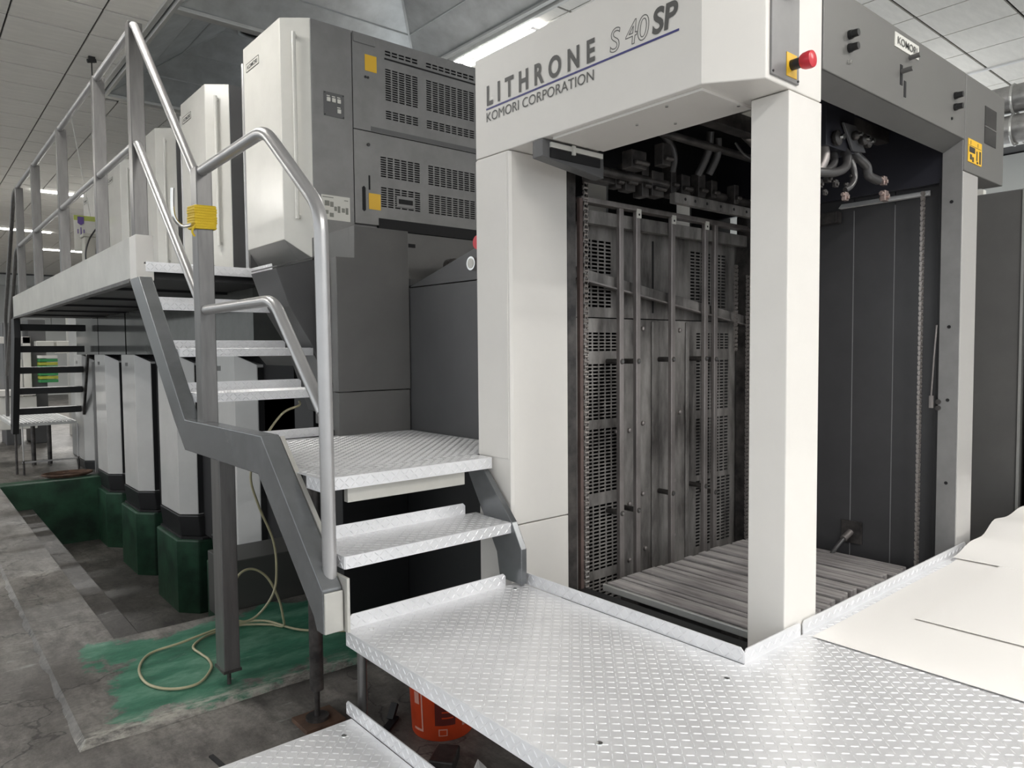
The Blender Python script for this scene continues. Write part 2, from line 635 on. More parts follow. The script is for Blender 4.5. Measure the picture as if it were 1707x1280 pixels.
# strip fill between the hood frame and the first full tiles
for j in range(1, 11):
    y = 2.79 + j * P_
    obj('cut_tile', G().box(1.4775 + .008, 1.855, y + .013, y + P_ - .013, CZ, CZ + .02), TILE, ceiling)
    obj('cut_tile', G().box(4.48, 4.665 - .008, y + .013, y + P_ - .013, CZ, CZ + .02), TILE, ceiling)
for i in range(2, 6):
    x = .84 + i * P_
    obj('cut_tile', G().box(x + .008, x + P_ - .008, 9.66, 9.802 - .013, CZ, CZ + .02), TILE, ceiling)
obj('ceiling_tiles', rest, TILE, ceiling, kind='stuff')
obj('edge_trim', G().box(9.10, 9.14, -2, 8, CZ - .02, CZ + .0), TBARW, ceiling)

obj('wall_back', G().box(-12, 16, 33.5, 33.8, FZ, CZ), WALLM, kind='structure', label='pale far wall at the end of the hall')
obj('wall_right', G().box(13.5, 13.8, -8, 33.5, FZ, CZ), WALLM, kind='structure', label='pale side wall beyond the press')


# hood wells in the ceiling over the printing units
def hood(y0, y1, label, outlet):
    t = thing('exhaust_hood', (3.17, (y0 + y1) / 2, CZ), label, 'hood', 'sheet metal exhaust hoods above the press')
    x0, x1 = 1.95, 4.40
    zt = CZ + 0.60
    cx, cy = 3.17, (y0 + y1) / 2
    ax0, ax1, ay0, ay1 = cx - .26, cx + .28, cy - .25, cy + .25
    sides = [((x0, y0), (x0, y1), (ax0, ay1), (ax0, ay0)), ((x1, y1), (x1, y0), (ax1, ay0), (ax1, ay1)),
             ((x1, y0), (x0, y0), (ax0, ay0), (ax1, ay0)), ((x0, y1), (x1, y1), (ax1, ay1), (ax0, ay1))]
    for a, b, c, d in sides:
        A, B, C_, D = Vector((*a, CZ)), Vector((*b, CZ)), Vector((*c, zt)), Vector((*d, zt))
        nb = 3
        for k in range(nb):
            t0_, t1_ = k / nb, (k + 1) / nb
            lift = Vector((0, 0, .006 * (k % 2)))
            g_ = G().add([A.lerp(D, t0_) + lift, B.lerp(C_, t0_) + lift, B.lerp(C_, t1_) + lift, A.lerp(D, t1_) + lift], [(0, 1, 2, 3)])
            obj('sheet_panel', g_, GALV, t, solid=.004)
            if k:
                p, q = A.lerp(D, t0_), B.lerp(C_, t0_)
                obj('seam_rib', G().bar(p, q, .012, .012), GALV, t)
        obj('corner_rib', G().bar(A, D, .018, .018), GALV, t)
    obj('top_plate', G().box(ax0, ax1, ay0, ay1, zt, zt + .02), GALV, t)
    if outlet:
        obj('outlet_ring', G().tube([(cx + .17 * math.cos(a), cy + .17 * math.sin(a), zt - .03) for a in [k * math.pi / 12 for k in range(24)]], .025, 8, True), GALV, t, smooth=True)
        obj('outlet_mouth', G().cyl((cx, cy, zt - .01), (cx, cy, zt + .005), .16, 24), VOID, t)


hood(6.84, 9.54, 'galvanised exhaust hood with a round outlet, further along the ceiling', True)
hood(4.10, 6.78, 'galvanised exhaust hood beside the fluorescent tube, above the louvred unit', False)
fr = thing('hood_frame', (3.17, 6.8, CZ), 'aluminium profile frame around the ceiling exhaust hoods', 'frame')
for a, b in (((1.92, 4.0), (1.92, 9.62)), ((4.43, 4.0), (4.43, 9.62))):
    obj('side_rail', G().bar((*a, CZ - .03), (*b, CZ - .03), .035, .05), ALU, fr, bev=.004)
    obj('side_rail', G().bar((a[0] - .06, a[1], CZ - .015), (b[0] - .06, b[1], CZ - .015), .045, .03), ALU, fr, bev=.004)
for y in (4.07, 6.81, 9.57):
    obj('cross_rail', G().box(1.94, 4.41, y - .05, y + .05, CZ - .035, CZ + .0), ALU, fr, bev=.004)
    obj('cross_rail', G().box(1.94, 4.41, y + .12, y + .15, CZ + .015, CZ + .045), ALU, fr)


def lamp_x(x0, x1, y, z, label, power, along='x'):
    cx = (x0 + x1) / 2
    if along == 'x':
        t = thing('ceiling_lamp', (cx, y, z), label, 'lamp', 'fluorescent ceiling lamps')
        obj('housing', G().box(x0, x1, y - .09, y + .09, z + .03, z + .07), TBARW, t, bev=.006)
        for s in (-.04, .04):
            obj('tube', G().cyl((x0 + .02, y + s, z + .015), (x1 - .02, y + s, z + .015), .014, 10), GLOW, t, smooth=True)
    else:
        t = thing('ceiling_lamp', (y, cx, z), label, 'lamp', 'fluorescent ceiling lamps')
        obj('housing', G().box(y - .05, y + .05, x0, x1, z + .03, z + .06), TBARW, t, bev=.006)
        obj('tube', G().cyl((y, x0 + .02, z + .012), (y, x1 - .02, z + .012), .016, 12), GLOW, t, smooth=True)
    if power:
        at = (cx, y) if along == 'x' else (y, cx)
        sx, sy = ((x1 - x0), .15) if along == 'x' else (.15, (x1 - x0))
        area_light('lamp_light', (*at, z - .02), sx, sy, power)
        up = area_light('lamp_uplight', (*at, z + .09), sx, sy, power * (1.3 if x0 > 4 and along == 'y' else .55))
        up.rotation_euler = (math.pi, 0, 0)
    return t


lamp_x(5.05, 6.30, 4.58, CZ - .10, 'bare fluorescent tube above the press beside the hood', 45, 'y')
lamp_x(1.95, 3.0, 15.9, CZ - .03, 'double tube ceiling lamp over the gangway railing, largest of the far three', 75)
lamp_x(1.9, 3.0, 21.2, CZ - .03, 'ceiling lamp seen beside the end railing post', 150)
lamp_x(3.1, 4.3, 24.7, CZ - .03, 'ceiling lamp lowest in the far hall', 150)
lamp_x(8.2, 10.2, 4.6, CZ - .95, 'ceiling lamp beyond the pipes at the hall side', 60)
# lamps of the same hall behind and above the viewer, and over the aisle on the railing side
for i, (x, y) in enumerate(((0.6, -1.6), (3.0, -1.6), (5.4, -1.6), (3.0, -4.2), (0.0, -4.2))):
    lamp_x(x - .6, x + .6, y, CZ - .30, 'fluorescent ceiling lamp over the aisle in front of the press', 40)
for x, y, p in ((.75, 5.2, 17), (-1.6, 8.5, 26), (-1.6, 12.5, 30)):
    lamp_x(y - .6, y + .6, x, CZ - .30, 'fluorescent ceiling lamp over the aisle beside the gangway', p, 'y')

# wiring along the tube
obj('lamp_cable', G().tube(smooth_path([(4.58, 5.05, 2.9), (4.66, 4.95, 2.86), (4.72, 4.85, 2.9), (4.8, 4.75, 2.9), (4.82, 4.6, 2.99)]), .006, 6), STICK,
    label='thin white cable dangling from the fluorescent tube end', cat='cable', smooth=True)
hk = thing('ceiling_hook', (1.60, 8.47, CZ), 'small hook with a thin rod hanging from the ceiling tiles', 'hook')
obj('bracket', G().box(1.57, 1.63, 8.45, 8.49, CZ - .05, CZ).cyl((1.56, 8.47, CZ - .05), (1.64, 8.47, CZ - .03), .02, 8), BLACKP, hk)
obj('rod', G().cyl((1.60, 8.47, CZ - .05), (1.60, 8.47, 2.0), .006, 8), BLACKP, hk)

# ================================================================== DELIVERY UNIT
D = thing('press_delivery', (3.1, 1.95, FZ), 'cream delivery end of the printing press with big lettering on its header', 'printing press')
XL = 2.005
# header: cream box with cut corner
hp = [(XL, 2.615), (XL, 1.419), (2.121, 1.26), (2.478, 1.26), (2.478, 1.40), (2.335, 1.42), (2.335, 2.16), (2.335, 2.615)]
obj('header_cover', G().prism(hp, 'z', .848, 1.283), WHITE, D, bev=.004)
obj('header_roof', G().box(2.335, 4.38, 1.34, 2.615, 1.20, 1.27), BLACK, D)
obj('bulkhead', G().box(2.35, 3.98, 2.60, 2.612, .90, 1.20), BLACK, D)
for a, b in ((2.35, 2.71), (2.86, 3.44), (3.58, 3.98)):
    obj('bulkhead', G().box(a, b, 2.60, 2.612, .60, .898), BLACK, D)
obj('white_backdrop', G().box(2.5, 4.3, 2.95, 2.97, .55, 1.1), WHITE, D)  # added plate, stands in for the bright background through the bulkhead gaps
obj('underside_panel', G().box(2.03, 2.325, 1.435, 2.14, .838, .848), WHITE, D, bev=.001)
for x, y in ((2.06, 1.60), (2.14, 1.80), (2.25, 1.44), (2.24, 1.7)):
    obj('screw', G().cyl((x, y, .838), (x, y, .833), .006, 10), CHROME, D)
# scale box hanging under the header
sb = obj('side_scale_box', G().prism([(2.0, .845), (2.0, .775), (2.36, .735), (2.36, .845)], 'y', 2.17, 2.23), CABG, D, bev=.003)
obj('scale_rule', G().box(2.04, 2.345, 2.160, 2.170, .815, .835), STICK, sb)
obj('scale_slot', G().box(2.04, 2.33, 2.162, 2.170, .775, .812), VOID, sb)
obj('scale_pointer', G().box(2.155, 2.17, 2.150, 2.160, .80, .838), STICK, sb)
for k in range(24):
    pass
# letters
U, Vv = (0, -1, 0), (0, 0, 1)
lettering('title_letter', 'LITHRONE', (XL, 2.530, 1.062), U, Vv, .645, .087, INK, D, bold=.034, space=1.7, split=True)
lettering('model_outline_lettering', 'S 40', (XL, 1.812, 1.064), U, Vv, .180, .085, INK, D, outline=True, shear=.12, space=.95)
lettering('model_lettering', 'SP', (XL, 1.618, 1.064), U, Vv, .108, .088, INK, D, bold=.03, shear=.12)
lettering('maker_letter', 'KOMORI CORPORATION', (XL, 2.533, .994), U, Vv, .642, .040, INK, D, split=True)
obj('blue_stripe', G().box(XL - .002, XL, 1.507, 2.535, 1.046, 1.053), BLUE, D)
# front control strip with emergency stop
cp = obj('control_strip', G().box(2.141, 2.311, 1.252, 1.262, .866, 1.275), UNITG, D, bev=.002)
obj('stop_plate', G().box(2.229, 2.292, 1.2495, 1.253, .880, .955), YELL, cp)
obj('stop_collar', G().cyl((2.259, 1.252, .918), (2.259, 1.215, .918), .017, 20), BLACKP, cp, smooth=True)
obj('stop_button', G().tube([(2.259, 1.214, .918), (2.259, 1.206, .918), (2.259, 1.186, .918), (2.259, 1.178, .918), (2.259, 1.175, .918)], [.022, .026, .028, .026, .020], 24), RED, cp, smooth=True)
for x, z in ((2.149, .876), (2.303, .876)):
    obj('screw', G().cyl((x, 1.252, z), (x, 1.249, z), .004, 8), BLACKP, cp)
obj('toggle', G().cyl((2.24, 1.252, 1.14), (2.24, 1.225, 1.14), .016, 16), BLACKP, cp, smooth=True)
# grey front header
gh = obj('knob_header', G().box(2.482, 3.836, 1.257, 1.335, .962, 1.266), GREYP, D, bev=.004)
obj('header_lip', G().prism([(1.262, .961), (1.345, .961), (1.345, .915)], 'x', 2.485, 3.836), DARKG, D)
Uf = (1, 0, 0)


def knob(x, z, r=.014, L=.035, mt=BLACKP):
    g_ = G()
    g_.tube([(x, 1.257, z), (x, 1.257 - L * .35, z), (x, 1.257 - L * .36, z), (x, 1.257 - L, z)], [r * 1.15, r * 1.15, r, r * .9], 16)
    return obj('knob', g_, mt, gh, smooth=True)


for x, z in ((2.672, 1.127), (2.672, 1.080), (3.702, 1.132), (3.702, 1.081)):
    knob(x, z)
knob(2.664, 1.029, .006, .012, CHROME)
knob(2.682, 1.030, .004, .010, CHROME)
knob(3.669, 1.024, .006, .006)
npl = obj('name_plate', G().box(3.052, 3.285, 1.2535, 1.257, 1.187, 1.243), STICK, gh)
lettering('plate_lettering', 'KOMORI', (3.075, 1.2535, 1.200), Uf, Vv, .19, .03, INK, npl, bold=.01)
obj('lever_slot', G().box(3.112, 3.134, 1.2552, 1.258, 1.050, 1.130), VOID, gh)
obj('lever_slot', G().box(3.150, 3.170, 1.2552, 1.258, 1.010, 1.074), VOID, gh)
obj('lever', G().cyl((3.20, 1.257, 1.176), (3.20, 1.215, 1.178), .010, 12), DARKG, gh, smooth=True)
obj('lever', G().cyl((3.123, 1.257, 1.103), (3.123, 1.213, 1.105), .010, 12), DARKG, gh, smooth=True)
# end box with window and warning sign
eb = obj('end_box', G().box(3.842, 4.388, 1.257, 1.35, .820, 1.265), GREYP, D, bev=.004)
obj('end_box_body', G().box(3.88, 4.384, 1.352, 2.0, .824, 1.262), GREYP, D)
obj('inspection_window', G().box(4.098, 4.262, 1.2545, 1.258, .990, 1.170), mat('smoked_window', (.035, .034, .033), .25), eb)
obj('window_bar', G().box(4.098, 4.262, 1.253, 1.257, 1.070, 1.075), GREYP, eb)
ws = obj('warning_sign', G().box(3.878, 4.058, 1.254, 1.257, .868, .976), YELL, eb)
for a, b, c, d in ((3.89, 3.965, .914, .940), (3.90, 3.925, .880, .905), (3.93, 3.95, .872, .895), (3.985, 3.998, .885, .930), (4.025, 4.045, .875, .935), (3.99, 4.01, .872, .882), (3.905, 3.91, .950, .968), (4.0, 4.005, .950, .968)):
    obj('pictogram', G().box(a, b, 1.2532, 1.2542, c, d), DKINK, ws)
obj('sign_line', G().box(3.885, 4.05, 1.2532, 1.2542, .944, .946), DKINK, ws)
# posts
fp = obj('corner_post', G().box(2.263, 2.482, 1.26, 1.40, -1.2, .845), WHITE, D, bev=.004)
rp = obj('grey_post', G().box(3.838, 4.035, 1.26, 1.348, -1.2, .818), mat('satin_grey_post', (.40, .39, .375), .18), D, bev=.004)
obj('post_cheek', G().box(3.830, 3.838, 1.262, 1.347, -1.2, .96), UNITG, D)
for z in (.68, .09, -.26, -.66):
    obj('bolt_hole', G().cyl((3.8301, 1.305, z), (3.8285, 1.305, z), .008, 14), VOID, D)
# rear column (two panels with a seam)
obj('column_panel', G().prism([(XL, 2.612), (XL, 2.392), (2.02, 2.385), (2.347, 2.385), (2.347, 2.612)], 'z', -.765, .845), WHITE, D, bev=.003)
obj('column_panel', G().prism([(XL, 2.612), (XL, 2.392), (2.02, 2.385), (2.347, 2.385), (2.347, 2.612)], 'z', -1.25, -.770), WHITE, D, bev=.003)
obj('side_skin', G().box(XL - .003, XL + .001, 2.40, 2.612, -.475, .838), WHITE, D, bev=.001)
# inner back guard with slotted sheets
BY = 2.52
Lf = [(2.595, 2.795, .205, .545, 4, 18)]
Rf = [(3.455, 3.81, .215, .553, 7, 18)]
obj('slotted_guard', sheet_holes(2.40, 3.95, .158, .66, Lf + Rf, BY, 0), GRIME, D, solid=.004)
lowf = [(2.60, 2.83, -.015, .085, 5, 6), (2.60, 2.83, -.361, -.073, 5, 16), (2.60, 2.83, -.734, -.402, 5, 18), (2.60, 2.84, -1.13, -.79, 5, 18), (2.60, 2.84, -1.30, -1.17, 5, 7),
        (3.505, 3.835, -.009, .089, 7, 6), (3.505, 3.835, -.366, -.069, 7, 16), (3.505, 3.835, -.745, -.407, 7, 18), (3.505, 3.86, -1.165, -.77, 7, 20)]
obj('slotted_guard', sheet_holes(2.40, 3.95, -1.35, .152, lowf, BY - .006, 0), GRIME, D, solid=.004)
obj('guard_slit', G().box(3.117, 3.130, BY - .004, BY + .001, .19, .575), VOID, D)
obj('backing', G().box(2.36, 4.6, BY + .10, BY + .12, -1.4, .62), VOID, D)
for x, z in ((2.845, .10), (3.03, .105), (3.29, .10), (3.35, .10), (2.82, -.43), (2.92, -.43), (3.03, -.40), (3.29, -.36), (3.35, -.36), (3.03, -.78), (2.92, -.82), (3.30, -.74), (3.05, -1.08), (2.92, -1.12), (3.30, -1.05)):
    obj('bolt', G().tube([(x, BY - .008, z), (x, BY - .018, z), (x, BY - .022, z)], [.013, .011, .004], 10), BARST, D, smooth=True)
obj('fold_rib', G().box(3.10, 3.16, BY - .020, BY - .007, -1.3, .145), GRIME, D, bev=.006)
obj('fold_rib', G().box(3.40, 3.43, BY - .020, BY - .007, -1.3, .145), GRIME, D, bev=.006)
# jogger bars with standoffs
for i, (x, y) in enumerate(((2.755, 2.425), (2.870, 2.415), (3.155, 2.415), (3.452, 2.415), (3.560, 2.425))):
    bar_ = obj('jogger_bar', G().box(x - .016, x + .016, y - .012, y + .012, -1.25 if i != 2 else -1.2, .70), BARST, D, bev=.003)
    if i in (1, 2, 3):
        obj('bar_tip', G().box(x - .017, x + .017, y - .016, y - .011, .655, .70), STICK, bar_)
        obj('tip_hole', G().cyl((x, y - .0162, .672), (x, y - .0168, .672), .006, 10), VOID, bar_)
    for z in ((-.06, -.78) if i in (2, 3) else (-.065, -.83)):
        obj('standoff', G().cyl((x, y - .015, z), (x, BY - .005, z), .014, 12), GRIME2, bar_, smooth=True)
        obj('bolt_head', G().cyl((x, y - .012, z), (x, y - .020, z), .008, 8), CHROME, bar_)
# slanted brace, top rail
obj('slanted_brace', G().bar((2.47, 2.46, .365), (3.90, 2.46, .165), .02, .055), GRIME, D, bev=.002)
obj('slanted_brace_lip', G().bar((2.47, 2.445, .335), (3.90, 2.445, .135), .03, .008), BARST, D)
obj('top_rail', G().box(2.46, 3.90, 2.40, 2.455, .69, .715), BARST, D, bev=.003)
obj('top_rail', G().box(2.46, 3.90, 2.43, 2.47, .60, .665), GRIME, D, bev=.003)
obj('cross_beam', G().box(2.42, 3.95, 2.30, 2.36, .765, .83), GRIME2, D, bev=.004)
obj('cross_beam', G().box(2.90, 3.92, 2.20, 2.235, .705, .755), GRIME, D, bev=.003)
obj('cross_shaft', G().cyl((2.42, 2.26, .80), (3.92, 2.26, .80), .022, 14), GRIME2, D, smooth=True)
obj('cross_shaft', G().cyl((2.55, 2.05, .95), (3.92, 2.05, .95), .018, 14), GRIME2, D, smooth=True)
obj('cross_beam', G().box(2.42, 3.92, 1.95, 2.02, 1.02, 1.10), GRIME2, D, bev=.004)
obj('cross_beam', G().box(2.42, 3.92, 1.60, 1.66, 1.02, 1.08), GRIME2, D, bev=.004)
for x in (2.98, 3.06, 3.16, 3.28, 3.40, 3.52):
    obj('beam_hole', G().cyl((x, 2.1995, .73), (x, 2.1985, .73), .008, 10), VOID, D)
for a, b, r in (((3.62, 2.215, .69), (3.66, 2.215, .69), .045), ((3.665, 2.215, .69), (3.70, 2.215, .69), .038)):
    obj('roller', G().cyl(a, b, r, 18), GRIME2, D, smooth=True)
for (x, y, z, w, d, h) in ((2.66, 2.30, .74, .07, .05, .13), (2.74, 2.28, .72, .05, .06, .17), (2.82, 2.27, .73, .09, .06, .12), (2.93, 2.26, .75, .04, .06, .16), (3.02, 2.25, .76, .07, .05, .10), (3.14, 2.24, .76, .06, .05, .12), (3.24, 2.23, .77, .05, .04, .09), (3.42, 2.22, .76, .04, .05, .10), (2.60, 2.32, .75, .04, .05, .09), (2.55, 2.16, .80, .10, .06, .08), (2.70, 2.12, .83, .06, .05, .10)):
    obj('gripper_block', G().box(x - w / 2, x + w / 2, y - d / 2, y + d / 2, z, z + h).cyl((x - w * .4, y - d / 2 - .01, z + h * .3), (x + w * .5, y - d / 2 - .01, z + h * .3), .012, 8), GRIME2, D, bev=.004)
# side frames inside: left channel and chain, right inner guard
obj('guide_channel', G().box(2.352, 2.42, 2.40, 2.50, -1.3, .84), GRIME2, D, bev=.003)
obj('channel_edge', G().box(2.435, 2.455, 2.39, 2.41, -1.3, .70), mat('brown_channel', (0.14, 0.10, 0.09), .5, .4, noise=.3), D)
obj('guide_channel', G().box(3.895, 3.96, 2.40, 2.50, -1.3, .84), GRIME2, D, bev=.003)


def chain(x, y, z0, z1, name='lift_chain', pitch=.024):
    g_ = G()
    n = int((z1 - z0) / pitch)
    for k in range(n):
        z = z0 + k * pitch
        w = .013 if k % 2 else .008
        for s in (-1, 1):
            g_.add([(x + s * w, y - .004, z), (x + s * w + .003 * s, y - .004, z), (x + s * w + .003 * s, y + .004, z), (x + s * w, y + .004, z),
                    (x + s * w, y - .006, z + pitch * .9), (x + s * w + .003 * s, y - .006, z + pitch * .9), (x + s * w + .003 * s, y + .006, z + pitch * .9), (x + s * w, y + .006, z + pitch * .9)],
                   [(3, 2, 1, 0), (4, 5, 6, 7), (0, 1, 5, 4), (1, 2, 6, 5), (2, 3, 7, 6), (3, 0, 4, 7)])
        g_.cyl((x - .012, y, z + pitch / 2), (x + .012, y, z + pitch / 2), .0075, 8)
    return obj(name, g_, mat('chain_steel', (0.36, 0.33, 0.31), .32, .7), D, kind='stuff')


chain(2.482, 2.40, -1.25, .84)
chain(3.862, 2.40, -1.25, .45)
chain(3.742, 2.405, -.02, .50, 'slack_chain')
chain(3.80, 1.42, -1.15, .75)
rx = 3.905
obj('guard_panel', G().box(rx, rx + .02, 1.80, 2.39, -1.3, .79), INNER, D, bev=.002)
obj('guard_panel', G().box(rx, rx + .02, 1.592, 1.797, -1.3, .79), INNER, D, bev=.002)
obj('guard_panel', G().box(rx, rx + .02, 1.36, 1.589, -1.3, .79), INNER, D, bev=.002)
obj('side_frame', G().box(3.842, 3.876, 1.352, 2.6, .78, 1.25), mat('navy_black_paint', (0.022, 0.022, 0.03), .4), D, bev=.003)
obj('glint_strip', G().prism([(rx - .05, .735), (rx - .015, .735), (rx - .015, .762)], 'y', 1.42, 1.86), TBARW, D)  # white colour stands in for the reflection on a chrome edge
obj('frame_bracket', G().box(rx - .07, rx - .01, 1.86, 2.05, .66, .72), GRIME2, D, bev=.003)
obj('frame_edge', G().box(3.838, 3.905, 1.348, 1.362, -1.3, .80), BLACK, D)
for y in (1.5905, 1.7985):
    obj('panel_seam', G().box(rx - .0015, rx + .001, y - .003, y + .001, -1.3, .72), mat('seam_edge', (.22, .22, .225), .4), D)
cb = obj('connector_plate', G().box(rx - .012, rx, 1.73, 1.84, -1.06, -.94), GRIME2, D, bev=.002)
obj('connector_plug', G().cyl((rx - .01, 1.79, -1.0), (rx - .07, 1.80, -1.03), .018, 14), BARST, cb, smooth=True)
obj('connector_cable', G().tube(smooth_path([(rx - .07, 1.80, -1.03), (rx - .12, 1.82, -1.08), (rx - .14, 1.86, -1.16)]), .011, 8), RUBBER, cb, smooth=True)
# chain tensioner hanging in the right bay
tn = obj('chain_hook', G().box(3.80, 3.815, 1.360, 1.378, -.30, -.24), BARST, D, bev=.002)
for k in range(2):
    obj('chain_knot', G().cyl((3.82, 1.345, -.27 - k * .03), (3.835, 1.345, -.27 - k * .03), .012, 10), GRIME2, tn)
obj('pull_cord', G().tube([(3.808, 1.37, -.24), (3.812, 1.362, -.05), (3.818, 1.355, .10)], .004, 6), BARST, tn)
# blower head, brackets and hoses at the top right
bh = obj('blower_box', G().box(2.996, 3.252, 1.50, 1.66, .845, 1.20), mat('navy_black_paint', (0.022, 0.022, 0.03), .4), D, bev=.004)
obj('angle_plate', G().prism([(3.112, .956), (3.226, .962), (3.325, .862), (3.203, .850)], 'y', 1.482, 1.494), mat('plate_grey', (.09, .09, .095), .35), bh, bev=.002)
for x, y, z, r in ((3.063, 1.49, .881, .032), (3.196, 1.475, .912, .020), (3.262, 1.47, .905, .024), (3.315, 1.475, .905, .026)):
    k_ = obj('hand_knob', G().tube([(x, y + .02, z), (x, y, z), (x, y - .012, z), (x, y - .02, z)], [r * .5, r, r, r * .6], 18), GRIME2, bh, smooth=True)
    obj('knob_screw', G().cyl((x, y - .02, z), (x, y - .035, z), r * .4, 10), CHROME, k_, smooth=True)


def hose(pts, r, mt=RUBBER, name='air_hose'):
    return obj(name, G().tube(smooth_path(pts, 7), r, 12), mt, D, smooth=True)


hose([(3.19, 1.53, .87), (3.182, 1.50, .83), (3.15, 1.49, .775), (3.06, 1.49, .738), (2.955, 1.50, .725), (2.85, 1.52, .72)], .019)
hose([(3.15, 1.55, .87), (3.13, 1.53, .80), (3.06, 1.53, .755), (2.96, 1.54, .745)], .016)
hose([(3.225, 1.53, .87), (3.235, 1.50, .80), (3.235, 1.49, .74), (3.20, 1.49, .70), (3.17, 1.5, .68)], .013)
hose([(3.27, 1.52, .875), (3.29, 1.50, .84), (3.35, 1.49, .808), (3.365, 1.49, .775), (3.40, 1.49, .765), (3.47, 1.49, .762)], .020)
hose([(3.03, 1.53, .85), (3.022, 1.52, .80), (3.0, 1.53, .75)], .022, BARST)
hose([(2.72, 2.18, 1.02), (2.80, 2.16, .97), (2.84, 2.16, .90), (2.85, 2.18, .84)], .016)
hose([(3.03, 2.02, 1.10), (3.18, 2.02, 1.06), (3.36, 2.0, .97), (3.46, 1.98, .88)], .026, BARST)
hose([(3.03, 2.05, 1.0), (3.04, 2.06, .92), (3.03, 2.1, .84)], .018)
hose([(2.97, 2.05, 1.02), (2.98, 2.07, .93), (2.97, 2.12, .83)], .018)
hose([(3.10, 2.0, .98), (3.14, 1.98, .93), (3.22, 1.97, .91), (3.28, 1.97, .93), (3.32, 1.97, .90)], .006)
for x, y, z, s in ((3.33, 1.96, .82, .05), (3.36, 1.95, .90, .035), (3.527, 1.49, .768, .034), (3.538, 1.49, .700, .040), (3.15, 1.49, .648, .030), (3.185, 1.50, .70, .022), (3.238, 1.50, .742, .024), (3.05, 1.52, .72, .034), (3.10, 1.51, .70, .026), (3.00, 1.53, .69, .03), (3.03, 1.52, .655, .02), (3.45, 1.96, .84, .04)):
    f_ = obj('hose_fitting', G().box(x - s * .5, x + s * .5, y - s * .3, y + s * .3, z - s * .6, z + s * .6).cyl((x - s, y, z + s * .2), (x + s, y, z + s * .2), s * .25, 10).cyl((x, y - s * .6, z - s * .2), (x, y + s * .5, z - s * .2), s * .22, 10), BRASS if y < 1.495 else GRIME2, D, bev=.002)
obj('orange_tag', G().prism([(3.33, .775), (3.37, .77), (3.38, .79), (3.34, .80)], 'y', 1.955, 1.96), mat('orange_tag', (.45, .2, .04), .5), D)
obj('sensor_light', G().cyl((2.55, 1.62, .93), (2.55, 1.60, .93), .008, 10), CHROME, D)
obj('inner_lamp_box', G().box(3.08, 3.26, 1.9, 2.02, 1.10, 1.14), STICK, D, bev=.004)
# sill below the pile
obj('base_sill', G().box(2.30, 2.47, 1.40, 2.40, -1.45, -1.14), BLACK, D, bev=.003)
obj('base_sill_strip', G().box(2.30, 2.32, 1.41, 2.40, -1.20, -1.185), GRIME2, D)
obj('base_block', G().box(2.35, 3.95, 1.40, 2.6, FZ, -1.42), BLACK, D)

# ------------------------------------------------------------------ pile board
PB = thing('pile_board', (3.15, 1.93, -1.2), 'worn slatted pile board lying on the floor of the delivery bay', 'pile board')
edges = [(2.485, 2.500), (2.515, 2.605), (2.617, 2.648), (2.660, 2.758), (2.772, 2.875), (2.888, 2.930), (2.944, 3.006), (3.020, 3.092), (3.107, 3.168), (3.182, 3.224),
         (3.236, 3.293), (3.306, 3.338), (3.350, 3.432), (3.447, 3.535), (3.549, 3.612), (3.626, 3.676), (3.688, 3.75), (3.762, 3.81)]
for k, (a, b) in enumerate(edges):
    yf = 1.47 + random.uniform(-.02, .025)
    dz = random.uniform(-.006, .004)
    obj('plank', G().box(a, b, yf, 2.30 + random.uniform(-.01, .01), -1.135, -1.10 + dz), PLANK if k else ALU, PB, bev=.004)
for y in (1.62, 2.15):
    obj('bearer', G().box(2.49, 3.81, y - .04, y + .04, -1.19, -1.137), GRIME2, PB)
obj('paper_scrap', G().add([(2.93, 1.56, -1.09), (2.98, 1.54, -1.085), (3.0, 1.60, -1.06), (2.95, 1.62, -1.075)], [(0, 1, 2, 3)]), PAPER, label='crumpled paper scrap on the slatted pile board', cat='scrap')

# ================================================================== STEP DECK IN FRONT
DK = thing('tread_plate_deck', (2.0, 1.3, FZ), 'tread plate deck wrapping round the delivery corner on tube legs', 'deck')


def plate(name, pts, z, parent, th=.004, edge=.055, lugrects=(), skirts=(), ulim=None):
    """tread plate: polygon pts (x, y), top at z; skirts: index pairs that get a turned-down edge"""
    pl = obj(name, G().prism(pts, 'z', z - th, z), CHECK, parent)
    gl = G()
    for (x0, x1, y0, y1) in lugrects:
        lugs(gl, (x0, y0, z), (1, 0, 0), (0, 1, 0), x1 - x0, y1 - y0)
    for (a, b) in skirts:
        A, B = Vector((*a, z - .0005)), Vector((*b, z - .0005))
        d = (B - A).normalized()
        n = Vector((d.y, -d.x, 0))
        A, B = A + n * th, B + n * th
        obj('folded_edge', G().loft([A, B, B - n * th, A - n * th], [p - Vector((0, 0, edge)) for p in (A, B, B - n * th, A - n * th)]), CHECK, pl)
        lugs(gl, A - Vector((0, 0, edge)), d, (0, 0, 1), (B - A).length, edge, pitch=.0222)
    if gl.v:
        obj('raised_lugs', gl, CHECK, pl, kind='stuff')
    return pl


def toe(name, a, b, z, h, parent, th=.004):
    """upright toe board from a to b (x, y), lugs on the side to its right hand"""
    A, B = Vector((*a, z)), Vector((*b, z))
    d = (B - A).normalized()
    n = Vector((d.y, -d.x, 0))
    L_ = (B - A).length
    c = min(.012, h / 3)
    prof = [(0, 0), (L_, 0), (L_, h - c), (L_ - c, h), (c, h), (0, h - c)]
    g_ = G()
    g_.loft([A + d * s + Vector((0, 0, t)) for s, t in prof], [A + d * s + Vector((0, 0, t)) - n * th for s, t in prof])
    tb = obj(name, g_, CHECK, parent)
    gl = G()
    lugs(gl, A, d, (0, 0, 1), L_, h, pitch=.0235)
    obj('raised_lugs', gl, CHECK, tb, kind='stuff')
    return tb


